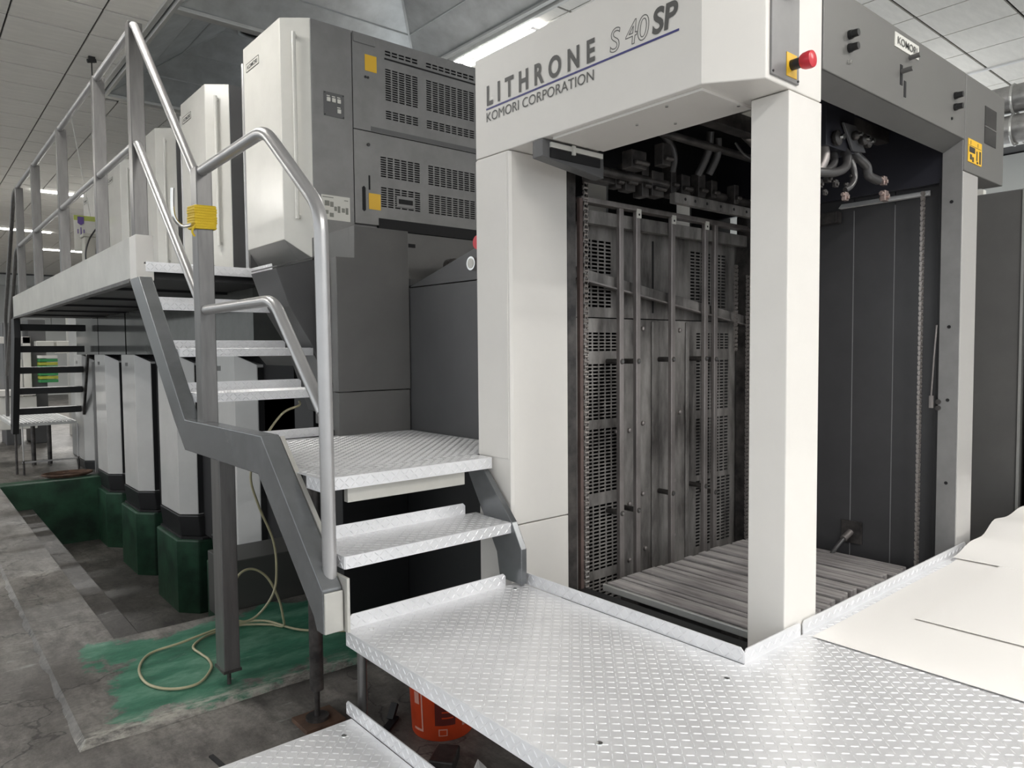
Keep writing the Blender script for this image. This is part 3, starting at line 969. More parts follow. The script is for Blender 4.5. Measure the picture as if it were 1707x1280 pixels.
DZ = -1.0
plate('deck_plate', [(1.19, .2), (1.19, 2.342), (2.0, 2.342), (2.0, 1.25), (2.0, .2)], DZ, DK, lugrects=[(1.19, 2.0, .2, 2.342)], skirts=[((1.19, 2.342), (1.19, .2))])
plate('deck_plate', [(2.0, .2), (2.0, 1.25), (3.96, 1.25), (3.96, .2)], DZ, DK, lugrects=[(2.0, 3.96, .2, 1.25)])
toe('toe_board', (2.004, 2.335), (2.004, 1.252), DZ, .050, DK)
toe('toe_board', (2.007, 1.250), (2.357, 1.250), DZ, .046, DK)
toe('toe_board', (2.372, 1.250), (3.94, 1.250), DZ, .046, DK)
toe('toe_board', (1.20, 2.342), (1.93, 2.342), DZ, .052, DK)
for x, y in ((1.876, 1.228), (1.319, 1.233), (1.26, 2.29), (1.93, 2.28)):
    obj('screw', G().tube([(x, y, DZ), (x, y, DZ + .003), (x, y, DZ + .004)], [.010, .009, .003], 14), CHROME, DK, smooth=True)
for x, y in ((1.225, 2.30), (1.225, .4), (3.9, .4)):
    obj('leg', G().cyl((x, y, FZ), (x, y, DZ - .004), .017, 14), POSTM, DK, smooth=True)
obj('cross_frame', G().bar((1.23, 2.30, DZ - .03), (1.98, 2.30, DZ - .03), .03, .04), POSTM, DK)
obj('cross_frame', G().bar((1.23, .25, DZ - .03), (1.23, 2.30, DZ - .03), .03, .04), POSTM, DK)

# lower step plate
LS = thing('step_stand', (.75, 1.6, FZ), 'low tread plate step standing below the deck edge', 'step')
plate('step_plate', [(.15, .9), (.15, 2.29), (1.175, 2.29), (1.175, .9)], -1.30, LS, lugrects=[(.15, 1.175, .9, 2.29)])
toe('toe_board', (1.178, 2.335), (1.178, .9), -1.30, .05, LS)
for x, y in ((.2, 2.24), (1.13, 2.24), (1.13, .95), (.2, .95)):
    obj('leg', G().cyl((x, y, FZ), (x, y, -1.304), .015, 12), POSTM, LS, smooth=True)
obj('screw', G().tube([(1.10, 2.20, -1.30), (1.10, 2.20, -1.297), (1.10, 2.20, -1.296)], [.010, .009, .003], 14), CHROME, LS, smooth=True)

# ================================================================== STAIRS AND GANGWAY
ST = thing('gangway_stairs', (1.5, 6.5, FZ), 'steel stairs with silver handrails climbing to a raised gangway beside the press', 'stairs')
prof = [(4.93, .45), (4.71, .45), (3.885, -.342), (2.865, -.338), (2.335, -.835), (2.330, -.992), (2.385, -.992), (2.41, -.945), (2.905, -.498), (3.894, -.498), (4.067, -.360)]
obj('stringer', G().prism(prof, 'x', 1.095, 1.170), BEAM, ST, bev=.004)
obj('stringer_lip', G().prism([(2.86, -.345), (2.47, -.70), (2.47, -.73), (2.88, -.36)], 'x', 1.172, 1.19), FASC, ST)
obj('foot_bracket', G().box(1.098, 1.168, 2.322, 2.331, -.99, -.845).box(1.172, 1.184, 2.30, 2.45, -.995, -.80), FASC, ST, bev=.002)
prof2 = [(2.66, -.53), (2.53, -.53), (2.335, -.735), (2.275, -.84), (2.275, -.99), (2.42, -.99), (2.44, -.88)]
obj('stringer', G().prism(prof2, 'x', 1.962, 1.992), BEAM, ST, bev=.003)
obj('stringer', G().prism([(5.0, .50), (4.88, .50), (3.86, -.30), (3.86, -.47), (4.02, -.47)], 'x', 1.955, 1.985), DARKG, ST, bev=.003)


def step(x0, x1, y0, y1, z, back=True, name='tread'):
    p = plate(name, [(x0, y0), (x0, y1), (x1, y1), (x1, y0)], z, ST, lugrects=[(x0, x1, y0, y1)], skirts=[((x0, y0), (x1, y0)), ((x0, y1), (x0, y0))], edge=.045)
    if back:
        toe('riser_lip', (x0, y1), (x1 - .06, y1), z, .05, p)
    return p


step(1.19, 1.972, 2.345, 2.60, -.735)
step(1.175, 1.90, 3.87, 4.15, -.215)
step(1.175, 1.945, 4.205, 4.48, .020)
step(1.175, 1.955, 4.54, 4.82, .292)
# landing
plate('landing', [(1.178, 2.50), (1.178, 3.80), (2.325, 3.69), (2.325, 2.63), (1.985, 2.63), (1.985, 2.50)], -.475, ST, lugrects=[(1.178, 1.985, 2.50, 2.63), (1.178, 2.325, 2.63, 3.69)], skirts=[((1.178, 2.50), (1.985, 2.50)), ((1.178, 2.62), (1.178, 2.50))], edge=.048)
toe('landing_lip', (1.30, 3.80), (1.84, 3.80), -.475, .05, ST)
obj('landing_angle', G().box(1.30, 1.86, 2.53, 2.56, -.585, -.527), FASC, ST, bev=.002)
# gangway
obj('gangway_deck', G().box(1.17, 1.99, 4.885, 11.15, .545, .556), CHECK, ST)
pe = obj('gangway_edge', G().box(1.178, 1.99, 4.88, 4.886, .500, .560), CHECK, ST)
gl = G()
lugs(gl, (1.178, 4.88, .502), (1, 0, 0), (0, 0, 1), .81, .058)
obj('raised_lugs', gl, CHECK, pe, kind='stuff')
tl = toe('toe_board', (1.98, 5.6), (1.98, 4.9), .556, .05, ST)
obj('gangway_frame', G().box(1.17, 1.97, 4.95, 11.12, .462, .545), BLACK, ST)
for y in (5.8, 6.9, 8.0, 9.1, 10.2):
    obj('frame_joist', G().box(1.17, 1.97, y - .03, y + .03, .445, .47), BLACK, ST)
ends = [5.045, 6.37, 7.95, 9.40, 11.15]
for a, b in zip(ends[:-1], ends[1:]):
    obj('fascia_panel', G().box(1.125, 1.165, a + .002, b - .002, .465, .722), FASC, ST, bev=.002)
obj('fascia_lip', G().box(1.118, 1.17, 5.04, 11.15, .440, .463), GRIME2, ST)
obj('fascia_end', G().box(1.125, 1.225, 4.885, 5.043, .445, .722), WHITE, ST, bev=.003)
# handrail posts
for k, (y, w) in enumerate(((4.98, .042), (6.05, .035), (7.62, .035), (9.25, .035), (10.62, .035))):
    obj('rail_post', G().box(1.135, 1.215, y - w, y + w, .60, 2.0 if k else 2.02), POSTM, ST, bev=.004)
obj('rail_post', G().box(1.12, 1.195, 3.67, 3.76, -.36, .895), POSTM, ST, bev=.004)
# tubes
R_ = .024
xr = 1.165
obj('handrail', G().tube([(xr, 4.96, 1.985), (xr, 10.65, 2.01)], R_, 14), RAIL, ST, smooth=True)
obj('knee_rail', G().tube([(xr, 5.0, 1.29), (xr, 10.65, 1.31)], R_, 14), RAIL, ST, smooth=True)
obj('handrail', G().tube(fillet([(xr, 5.02, 1.99), (xr, 4.93, 2.00), (xr, 3.78, .845)], .10), R_, 14), RAIL, ST, smooth=True)
obj('knee_rail', G().tube(fillet([(xr, 5.0, 1.285), (xr, 4.93, 1.285), (xr, 3.78, .225)], .08), R_, 14), RAIL, ST, smooth=True)
obj('handrail', G().tube(fillet([(1.15, 3.70, .875), (1.15, 2.885, .885), (1.15, 2.40, .50), (1.15, 2.385, -.86)], .085, 8), .0255, 18), RAIL, ST, smooth=True)
obj('knee_rail', G().tube(fillet([(1.15, 3.70, .205), (1.15, 2.835, .205), (1.15, 2.41, -.22)], .08, 8), .0235, 18), RAIL, ST, smooth=True)
obj('handrail', G().tube(fillet([(xr, 10.62, 2.01), (xr, 11.0, 2.01), (xr, 12.5, .5), (xr, 12.7, -.9)], .15), R_, 12), POSTM, ST, smooth=True)
obj('handrail', G().tube(fillet([(xr, 10.65, 1.31), (xr, 11.0, 1.29), (xr, 12.6, -.3)], .12), R_, 12), POSTM, ST, smooth=True)
# support legs
lg = obj('leg', G().box(1.12, 1.195, 3.455, 3.575, -1.52, -.495), POSTM, ST, bev=.004)
obj('leg_foot', G().box(1.115, 1.20, 3.45, 3.58, -1.525, -1.512).cyl((1.158, 3.51, -1.60), (1.158, 3.51, -1.52), .010, 10), GRIME2, lg)
lg = obj('leg', G().cyl((1.345, 2.94, -1.48), (1.345, 2.94, -.48), .030, 14), GRIME2, ST, smooth=True)
obj('leg_foot', G().cyl((1.345, 2.94, FZ + .02), (1.345, 2.94, -1.47), .012, 10).cyl((1.345, 2.94, FZ + .02), (1.345, 2.94, FZ + .032), .05, 20), GRIME2, lg)
obj('foot_board', G().box(1.26, 1.44, 2.86, 3.02, FZ, FZ + .02), RUST, label='rusty square plate under the round stair leg', cat='plate', bev=.002)
# far flight
for k in range(5):
    y, z = 11.18 + k * .13, .34 - k * .28
    obj('tread', G().box(1.20, 1.93, y, y + .22, z - .045, z + .04), BLACK, ST, bev=.003)
obj('stringer', G().prism([(11.10, .45), (11.10, .20), (11.70, -1.08), (11.95, -1.08), (11.38, .45)], 'x', 1.12, 1.19), BLACK, ST, bev=.003)
obj('stringer', G().prism([(11.25, -.02), (11.16, -.02), (11.60, -.86), (11.66, -.86)], 'x', 1.93, 1.96), GRIME2, ST, bev=.003)
obj('slim_post', G().box(1.985, 2.02, 11.16, 11.20, FZ, -.12), RAIL, ST)
obj('leg', G().cyl((1.155, 11.75, FZ), (1.155, 11.75, -1.08), .016, 10), GRIME2, ST)

# yellow cord wound on the post, chrome hook
cdv = thing('cord_bundle', (1.158, 3.715, .55), 'bright yellow cord wound round the handrail post', 'cord')
gcd = G()
for k in range(9):
    z = .60 + k * .0125
    w = .004 * random.random()
    gcd.tube(fillet([(1.112 - w, 3.66, z), (1.203 + w, 3.66, z + .003), (1.203 + w, 3.77, z + .005), (1.112 - w, 3.77, z + .008)], .01, 3), .0075, 6, True)
obj('winding', gcd, CORD, cdv, kind='stuff')
obj('cord_tail', G().tube(smooth_path([(1.112, 3.66, .61), (1.10, 3.655, .60), (1.09, 3.652, .575), (1.102, 3.655, .555)]), .005, 6), CORD, cdv, smooth=True)
obj('utility_hook', G().tube(smooth_path([(1.02, 3.70, .78), (1.018, 3.70, .68), (1.03, 3.70, .63), (1.06, 3.70, .605), (1.10, 3.70, .615)], 6), .009, 10), CHROME,
    label='curved chrome hook tied to the post by the yellow cord', cat='hook', smooth=True)

# ================================================================== PRINTING UNITS
y_units = [4.73, 6.275, 7.79, 9.28, 10.78]
unames = ['nearest printing unit with louvred side doors, switches and yellow stickers', 'second printing unit along the gangway, behind the louvred one', 'third printing unit along the gangway with its own name badge',
          'fourth printing unit along the gangway, half behind the rail posts', 'farthest printing unit behind the gangway railing']
for ui, y0 in enumerate(y_units):
    t = thing('printing_unit', (3.1, y0 + .4, -1.7), unames[ui], 'printing press', 'printing units in a row')
    plan = [(2.0, y0), (2.0, y0 + .66), (2.12, y0 + .76), (2.42, y0 + .76), (2.42, y0 - .122), (2.155, y0 - .122)]
    cb_z = [.75, .75, .64, .62, .62, .615]
    obj('ink_cover', G().loft([(x, y, z) for (x, y), z in zip(plan, cb_z)][::-1], [(x, y, 2.207) for x, y in plan][::-1]), WHITE2, t, bev=.006)
    low = [(2.03, y0 + .05), (2.03, y0 + .6), (2.12, y0 + .7), (2.42, y0 + .7), (2.42, y0 + .02), (2.16, y0 + .02)]
    obj('cover_skirt', G().loft([(x + .13, y, .56) for x, y in low][::-1], [(x, y, z) for (x, y), z in zip(plan, cb_z)][::-1]), mat('skirt_grey', (.26, .26, .25), .3), t)
    r = obj('cover_handle', G().cyl((2.058, y0 - .09, .88), (2.058, y0 - .09, 2.10), .013, 14), WHITE2, t, smooth=True)
    for z in (.90, 2.08):
        obj('handle_mount', G().bar((2.058, y0 - .09, z), (2.10, y0 - .045, z), .02, .02), WHITE2, r)
    pr = obj('side_pole', G().cyl((2.03, y0 + .74, .60), (2.03, y0 + .74, 2.13), .017, 12), RAIL, t, smooth=True)
    bp_ = obj('badge', G().box(1.9975, 2.0, y0 + .36, y0 + .60, 2.02, 2.075), STICK, t)
    lettering('badge_lettering', 'KOMORI', (1.9975, y0 + .575, 2.032), U, Vv, .19, .031, DKINK, bp_, bold=.03, depth=.001)
    obj('badge_border', G().box(1.9965, 1.9975, y0 + .36, y0 + .60, 2.018, 2.022).box(1.9965, 1.9975, y0 + .36, y0 + .60, 2.073, 2.077).box(1.9965, 1.9975, y0 + .36, y0 + .364, 2.02, 2.075).box(1.9965, 1.9975, y0 + .596, y0 + .60, 2.02, 2.075), DKINK, bp_)
    obj('unit_body', G().box(2.42, 4.25, y0 - .10, y0 + .80, .60, 2.19), UNITG, t)
    obj('unit_bridge', G().box(2.45, 4.2, y0 + .80, y0 + 1.46, .60, 1.75), DARKG, t)
    obj('frame_band', G().box(1.985, 4.2, y0 - .10 if ui else y0 + .55, y0 + 1.44, -.02, .56), mat('glossy_grey_band', (.13, .135, .13), .10, noise=.1), t)
    # lower tower under the gangway
    ty = y0 + .85
    tp = [(1.94, ty), (1.94, ty + .60), (2.07, ty + .72), (2.5, ty + .72), (2.5, ty - .12), (2.07, ty - .12)]
    obj('tower_cover', G().loft([(x, y, -1.51) for x, y in tp], [(x, y, -.02 - (.08 if y < ty - .05 else 0)) for x, y in tp]), TOWER, t, bev=.004)
    obj('tower_recess_shade', G().box(2.075, 2.5, ty - .128, ty - .122, -1.5, -.12), VOID, t)  # black plate painting in the dark recess beside the tower
    obj('tower_badge', G().box(1.9385, 1.940, ty + .30, ty + .42, -.15, -.11), DARKG, t)
    tb_ = [(1.93, ty - .01), (1.93, ty + .62), (2.06, ty + .75), (2.5, ty + .75), (2.5, ty - .15), (2.06, ty - .15)]
    obj('tower_base', G().loft([(x + (.02 if x < 2.4 else 0), y, -1.715) for x, y in tb_], [(x, y, -1.515) for x, y in tb_]), BLACKP, t, bev=.01)
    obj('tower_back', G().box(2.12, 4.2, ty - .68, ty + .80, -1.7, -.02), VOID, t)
    pd = [(1.90, ty - .03), (1.90, ty + .66), (2.04, ty + .82), (4.2, ty + .82), (4.2, ty - .2), (2.04, ty - .2)]
    obj('pedestal', G().prism(pd, 'z', -2.45, -1.735), GREENC, floor, bev=.015)
    obj('pedestal_gap', G().prism([(x + (.04 if x < 3 else 0), y) for x, y in pd], 'z', -1.735, -1.715), VOID, floor)
    if ui:
        obj('side_panel', G().box(2.158, 2.46, y0 - .130, y0 - .121, .60, 2.203), CABG, t, bev=.002)
    if ui == 0:
        fy = 4.605
        obj('side_panel', G().box(2.158, 2.458, fy - .004, fy + .05, .80, 2.203), UNITG, t, bev=.003)
        ud = sheet_holes(2.464, 3.95, 1.545, 2.205, [(2.717, 3.0, 2.098, 2.140, 5, 2), (3.065, 3.52, 2.098, 2.140, 8, 2), (2.717, 3.0, 1.784, 2.012, 5, 14), (3.065, 3.52, 1.784, 2.012, 8, 14), (2.717, 3.0, 1.653, 1.718, 5, 4), (3.065, 3.52, 1.653, 1.718, 8, 4)], fy, 0)
        d1 = obj('louvre_door', ud, UNITG, t, solid=.006)
        ld = sheet_holes(2.464, 3.95, .893, 1.538, [(2.667, 3.008, 1.237, 1.386, 6, 9), (3.073, 3.52, 1.237, 1.386, 8, 9), (2.667, 3.008, 1.025, 1.171, 6, 9), (3.073, 3.52, 1.025, 1.171, 8, 9)], fy, 0)
        d2 = obj('louvre_door', ld, UNITG, t, solid=.006)
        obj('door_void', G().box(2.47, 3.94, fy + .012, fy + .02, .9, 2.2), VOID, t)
        obj('door_groove', G().box(2.717, 3.95, fy - .0045, fy - .002, 2.071, 2.083), VOID, d1)
        obj('handle_recess', G().box(2.60, 3.95, fy - .0045, fy - .002, 1.548, 1.580), CABG, d1)
        obj('sticker', G().box(2.560, 2.652, fy - .006, fy - .003, 1.958, 2.070), YELL, d1)
        obj('key_hole', G().cyl((2.562, fy, 1.913), (2.562, fy - .008, 1.913), .009, 12).cyl((2.582, fy, 1.913), (2.582, fy - .008, 1.913), .009, 12), BLACKP, d1)
        obj('corner_hatch', G().box(2.47, 2.64, fy - .012, fy - .003, 2.135, 2.2), UNITG, d1, bev=.002)
        obj('door_lock', G().cyl((2.576, fy, 1.448), (2.576, fy - .01, 1.448), .012, 14), BLACKP, d2, smooth=True)
        obj('pull_slot', G().box(2.574, 2.586, fy - .005, fy - .002, 1.135, 1.235), VOID, d2)
        obj('pull_slot', G().prism([(2.522, .99), (2.535, .98), (2.548, .99), (2.548, 1.145), (2.535, 1.157), (2.522, 1.145)], 'y', fy - .006, fy - .002), VOID, d2)
        obj('sticker', G().box(2.573, 2.667, fy - .006, fy - .003, 1.000, 1.112), YELL, d2)
        hd = obj('recessed_pull', G().box(2.80, 2.95, fy - .008, fy + .004, 1.045, 1.12), UNITG, d2)
        obj('pull_mouth', G().box(2.815, 2.935, fy - .0085, fy - .0075, 1.065, 1.10), VOID, hd)
        sw = obj('switch_plate', G().box(2.243, 2.393, fy - .008, fy - .003, 1.588, 1.748), CABG, t, bev=.001)
        for x, z in ((2.276, 1.697), (2.315, 1.697), (2.353, 1.697), (2.353, 1.630)):
            obj('switch', G().box(x - .013, x + .013, fy - .016, fy - .008, z - .014, z + .014), STICK, sw, bev=.002)
            obj('switch_caption', G().box(x - .012, x + .012, fy - .0085, fy - .0078, z + .022, z + .028), STICK, sw)
        for x, z in ((2.25, 1.74), (2.386, 1.74), (2.25, 1.595), (2.386, 1.595)):
            obj('screw', G().cyl((x, fy - .008, z), (x, fy - .011, z), .005, 8), BLACKP, sw)
        lb = obj('notice', G().box(2.211, 2.424, fy - .006, fy - .003, .892, 1.058), STICK, t)
        for a, b, c, d in ((2.22, 2.30, 1.040, 1.046), (2.235, 2.27, .985, 1.02), (2.275, 2.30, .98, 1.015), (2.235, 2.262, .93, .955), (2.33, 2.35, .945, .99), (2.36, 2.385, .95, .98), (2.39, 2.41, .94, .985), (2.38, 2.41, 1.03, 1.036), (2.27, 2.30, .912, .94), (2.305, 2.325, .955, .985)):
            obj('notice_print', G().box(a, b, fy - .0066, fy - .0058, c, d), mat('faded_print', (.25, .25, .22), .6), lb)
        # band below the doors
        obj('band_panel', G().box(2.30, 3.95, fy, fy + .05, .50, .862), DARKG, t, bev=.003)
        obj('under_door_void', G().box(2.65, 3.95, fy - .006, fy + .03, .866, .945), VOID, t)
        obj('band_slot', G().box(2.895, 2.955, fy - .003, fy + .002, .758, .785), VOID, t)
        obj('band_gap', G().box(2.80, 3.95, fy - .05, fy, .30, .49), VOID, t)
        obj('band_ledge', G().box(2.85, 3.95, fy - .09, fy, .47, .52), CABG, t, bev=.003)
        obj('bracket_wheel', G().cyl((3.15, 4.45, .62), (3.15, 4.38, .62), .055, 20).cyl((3.25, 4.48, .63), (3.25, 4.40, .63), .055, 20).box(3.14, 3.26, 4.42, 4.50, .50, .62).cyl((3.25, 4.44, .60), (3.42, 4.44, .585), .015, 10), GRIME2, t, smooth=True)
        # low service box below the stairs
        sb_ = obj('service_box', G().box(2.12, 2.40, 4.60, 5.5, -.80, -.24), BLACK, t, bev=.004)
        for x, z in ((2.16, -.34), (2.21, -.34), (2.21, -.42), (2.27, -.34)):
            obj('service_switch', G().box(x - .014, x + .014, 4.592, 4.60, z - .016, z + .016), STICK, sb_)
        obj('teal_panel', G().box(2.42, 2.75, 4.60, 4.7, -.80, -.24), TEAL, t, bev=.004)
        obj('sloped_guard', G().prism([(2.06, -.03), (2.55, -.03), (2.55, -.22), (2.22, -.22)], 'y', 4.63, 5.4), DARKG, t, bev=.003)
        vb = obj('base_vent_box', G().box(1.50, 2.40, 4.52, 4.9, -1.70, -1.30), mat('base_grey', (.055, .055, .05), .5), t, bev=.006)
        for k in range(4):
            obj('vent_slot', G().box(2.12, 2.20, 4.517, 4.521, -1.60 + k * .035, -1.585 + k * .035), VOID, vb)

# cover beside the landing
SCV = thing('drive_cover', (2.1, 4.1, -.5), 'dark grey stepped side cover rising behind the stair landing', 'cabinet')
obj('cover_panel', G().prism([(1.858, -.228), (1.858, .521), (1.970, .523), (1.973, .702), (2.326, .703), (2.328, -.228)], 'y', 3.70, 3.765), DARKG, SCV, bev=.003)
obj('cover_body', G().box(1.974, 2.326, 3.766, 4.25, -.45, .700), DARKG, SCV, bev=.003)
obj('cover_panel', G().prism([(1.860, -.50), (1.860, -.233), (2.325, -.233), (2.325, -.50)], 'y', 3.703, 3.766), DARKG, SCV, bev=.003)
obj('wedge_body', G().prism([(1.722, .492), (1.973, .564), (2.32, .564), (2.32, -.45), (2.088, -.397), (1.945, .027), (1.800, .27)], 'y', 4.20, 4.60), CABG, SCV, bev=.003)
obj('wedge_lid', G().prism([(1.725, .502), (1.975, .574), (1.975, .582), (1.725, .510)], 'y', 4.19, 4.60), DARKG, SCV)
obj('dark_apron', G().box(1.97, 2.33, 3.90, 4.45, -1.6, -.55), BLACK, SCV)
obj('dark_apron', G().box(1.90, 2.333, 3.76, 3.898, FZ, -.52), BLACK, SCV, bev=.003)
# cabinet between the column and the cover
DC = thing('delivery_side_cabinet', (2.5, 3.2, -.5), 'charcoal cabinet with sloping top between the cream column and stepped cover', 'cabinet')
obj('body', G().prism([(2.62, -.49), (2.62, .36), (3.74, .37), (3.74, -.49)], 'x', 2.335, 2.9), CABG, DC, bev=.003)
obj('plinth', G().box(2.336, 2.9, 2.62, 3.92, FZ, -.495), BLACK, DC, bev=.003)
obj('sloping_top', G().prism([(2.62, .366), (2.62, .65), (3.09, .53), (3.72, .375)], 'x', 2.338, 2.9), CABG, DC, bev=.003)
kb = obj('red_button', G().cyl((2.335, 3.00, .555), (2.30, 3.00, .555), .035, 18), RED, DC, smooth=True)
kw = obj('round_dial', G().cyl((2.335, 3.055, .452), (2.300, 3.055, .452), .036, 20), CHROME, DC, smooth=True)
obj('dial_face', G().cyl((2.300, 3.055, .452), (2.298, 3.055, .452), .026, 20), STICK, kw)

# ================================================================== LOOSE THINGS
# bucket
bk = thing('bucket', (1.74, 2.53, FZ), 'red plastic paint bucket with dark labels under the deck', 'bucket')
bx, by = 1.745, 2.555
NB = 36


def ring(r, z):
    return [(bx + r * math.cos(2 * math.pi * k / NB), by + r * math.sin(2 * math.pi * k / NB), z) for k in range(NB)]


g = G()
prof_b = [(.128, FZ), (.132, FZ + .006), (.148, FZ + .30), (.156, FZ + .30), (.158, FZ + .33), (.152, FZ + .345), (.146, FZ + .345), (.125, FZ + .02)]
vs = [p for r, z in prof_b for p in ring(r, z)]
fs = [tuple(range(NB - 1, -1, -1))]
for i in range(len(prof_b) - 1):
    for k in range(NB):
        fs.append((i * NB + k, i * NB + (k + 1) % NB, (i + 1) * NB + (k + 1) % NB, (i + 1) * NB + k))
g.add(vs, fs)
obj('body', g, REDB, bk, smooth=True)


def wrap(a0, a1, z0, z1, mt, name, off=.0012, n=8):
    g_ = G()
    rr = lambda z: .132 + (z - FZ) / .30 * .016 + off
    P = []
    for i in range(n + 1):
        a = math.radians(a0 + (a1 - a0) * i / n)
        for z in (FZ + z0, FZ + z1):
            P.append((bx + rr(z) * math.cos(a), by + rr(z) * math.sin(a), z))
    g_.add(P, [(2 * i, 2 * i + 2, 2 * i + 3, 2 * i + 1) for i in range(n)])
    return obj(name, g_, mt, bk)


DRED = mat('dark_red_print', (.10, .012, .008), .45)
PINKP = mat('pale_red_print', (.62, .30, .24), .5)
wrap(222, 258, .07, .25, DRED, 'dark_label')
for z in (.10, .125, .15, .17):
    wrap(234, 254, z, z + .006, REDB, 'label_line', .0022)
wrap(228, 244, .025, .055, PINKP, 'small_panel')
wrap(230, 242, .029, .051, REDB, 'small_panel_print', .002)
wrap(196, 199, .04, .25, PINKP, 'side_stripe')
wrap(176, 199, .035, .045, PINKP, 'side_stripe')
wrap(180, 192, .15, .20, PINKP, 'side_mark')
wrap(272, 300, .055, .062, PINKP, 'side_stripe')
wrap(272, 275, .055, .12, PINKP, 'side_stripe')
obj('handle_wire', G().tube([(bx + .16 * math.cos(a), by + .06 * math.sin(a) - .05, FZ + .30 - .04 * math.sin(a)) for a in [k * math.pi / 12 for k in range(13)]], .003, 6), CHROME, bk)

obj('iron_block', G().prism([(1.50, 2.30), (1.60, 2.38), (1.66, 2.31), (1.56, 2.22)], 'z', FZ, FZ + .05), GRIME2, label='black iron block on the floor in front of the red bucket', cat='block', bev=.006)
ab = thing('angle_iron', (1.50, 2.72, FZ), 'dark bent iron strip on the floor behind the lower step', 'iron')
obj('strip', G().prism([(1.37, 2.58), (1.62, 2.76), (1.63, 2.73), (1.40, 2.55)], 'z', FZ, FZ + .012), BLACK, ab)
obj('upturned_end', G().bar((1.59, 2.735, FZ + .01), (1.63, 2.76, FZ + .06), .03, .02), BLACK, ab)
obj('floor_strip', G().bar((.90, 2.97, FZ + .004), (.93, 2.70, FZ + .004), .018, .008), BLACK, label='thin black iron strip lying on the concrete by the lower step', cat='strip')
g = G()
for i in range(5):
    for j in range(4):
        g.v.append((1.46 + i * .045 + .008 * j, 2.02 + j * .04, FZ + .012 + .02 * random.random() + (.05 if (i, j) == (3, 3) else 0)))
g.f = [(i * 4 + j, (i + 1) * 4 + j, (i + 1) * 4 + j + 1, i * 4 + j + 1) for i in range(4) for j in range(3)]
obj('paper_scrap', g, PAPER, solid=.001, label='torn white paper scrap on the floor below the deck', cat='scrap')

# hose: from below the third tread over the stringer, down and round on the floor
HZ = SZ + .010
obj('air_hose', G().tube(smooth_path([
    (1.76, 4.0, -.29), (1.734, 3.95, -.31), (1.634, 3.95, -.352), (1.517, 3.95, -.504), (1.449, 3.95, -.67), (1.485, 3.95, -.842), (1.565, 3.95, -1.057), (1.581, 3.95, -1.232), (1.557, 3.95, -1.364), (1.469, 3.95, -1.462), (1.386, 3.95, -1.478),
    (1.332, 3.96, -1.428), (1.341, 3.97, -1.315), (1.382, 3.98, -1.224), (1.459, 3.99, -1.21), (1.542, 3.99, -1.275), (1.601, 3.98, -1.408), (1.625, 3.98, -1.523), (1.64, 4.02, HZ + .004), (1.60, 4.10, HZ), (1.50, 4.19, HZ),
    (1.425, 4.212, HZ), (1.263, 4.178, HZ), (1.158, 4.073, HZ), (1.160, 3.94, HZ), (1.167, 3.843, HZ), (1.141, 3.724, HZ), (1.039, 3.596, HZ), (.924, 3.622, HZ), (.853, 3.759, HZ), (.866, 3.966, HZ), (.955, 4.127, HZ), (1.111, 4.147, HZ + .008), (1.255, 4.172, HZ + .018), (1.40, 4.20, HZ + .018), (1.574, 4.142, HZ + .018), (1.695, 3.914, HZ), (1.894, 3.715, HZ)], 8), .0068, 10), HOSE,
    label='yellowed plastic air hose looping over the green floor under the stairs', cat='hose', smooth=True)
gc = G()
for k in range(3):
    gc.tube([(1.62 + (.22 + .03 * k) * math.cos(a), 10.95 + (.16 + .02 * k) * math.sin(a), SZ + .015 + .012 * k) for a in [i * math.pi / 14 for i in range(28)]], .014, 6, True)
obj('rope_coil', gc, RUST, label='brown hose coil on the floor below the far flight of stairs', cat='coil', smooth=True)

# paper sheets on the deck


def sheet(name, x0, x1, y0, y1, z, label, lift, nx=26, ny=14, skew=0.0):
    g_ = G()
    for i in range(nx + 1):
        for j in range(ny + 1):
            s, t = i / nx, j / ny
            x, y = x0 + (x1 - x0) * s, y0 + (y1 - y0) * t
            g_.v.append((x + skew * (t - 1), y, z + lift(x, y)))
    g_.f = [(i * (ny + 1) + j, (i + 1) * (ny + 1) + j, (i + 1) * (ny + 1) + j + 1, i * (ny + 1) + j + 1) for i in range(nx) for j in range(ny)]
    return obj(name, g_, PAPER, solid=.0015, smooth=True, label=label, cat='paper', group='white paper on the deck')


def sst(a, b, x):
    t = max(0, min(1, (x - a) / (b - a)))
    return t * t * (3 - 2 * t)


def wave(x, y):
    return .0015 * math.sin(5 * x + y) * math.sin(4 * y)


sheet('paper_sheet', 2.365, 3.86, -.3, 1.212, DZ + .006, 'large white paper sheet spread over the tread plate deck', lambda x, y: wave(x, y) + .02 * sst(3.6, 3.86, x))
sheet('paper_sheet', 2.785, 3.95, -.4, 1.04, DZ + .013, 'second white paper sheet lying on top of the first', lambda x, y: wave(x + 1, y) + .02 * sst(3.6, 3.9, x))
sheet('paper_sheet', 3.70, 5.6, -.4, 1.225, DZ + .020, 'crumpled white paper heaped up at the far end by the cabinet', lambda x, y: .035 * sst(3.7, 3.95, x) + .045 * sst(4.0, 4.2, x + .15 * math.sin(3 * y)) + .008 * math.sin(14 * x + 4 * y) * sst(3.9, 4.3, x), nx=50)
obj('deck_support', G().box(3.96, 6.0, -.6, 1.24, -1.6, DZ - .002), CABG, label='dark low platform holding the crumpled paper beyond the deck', cat='platform')

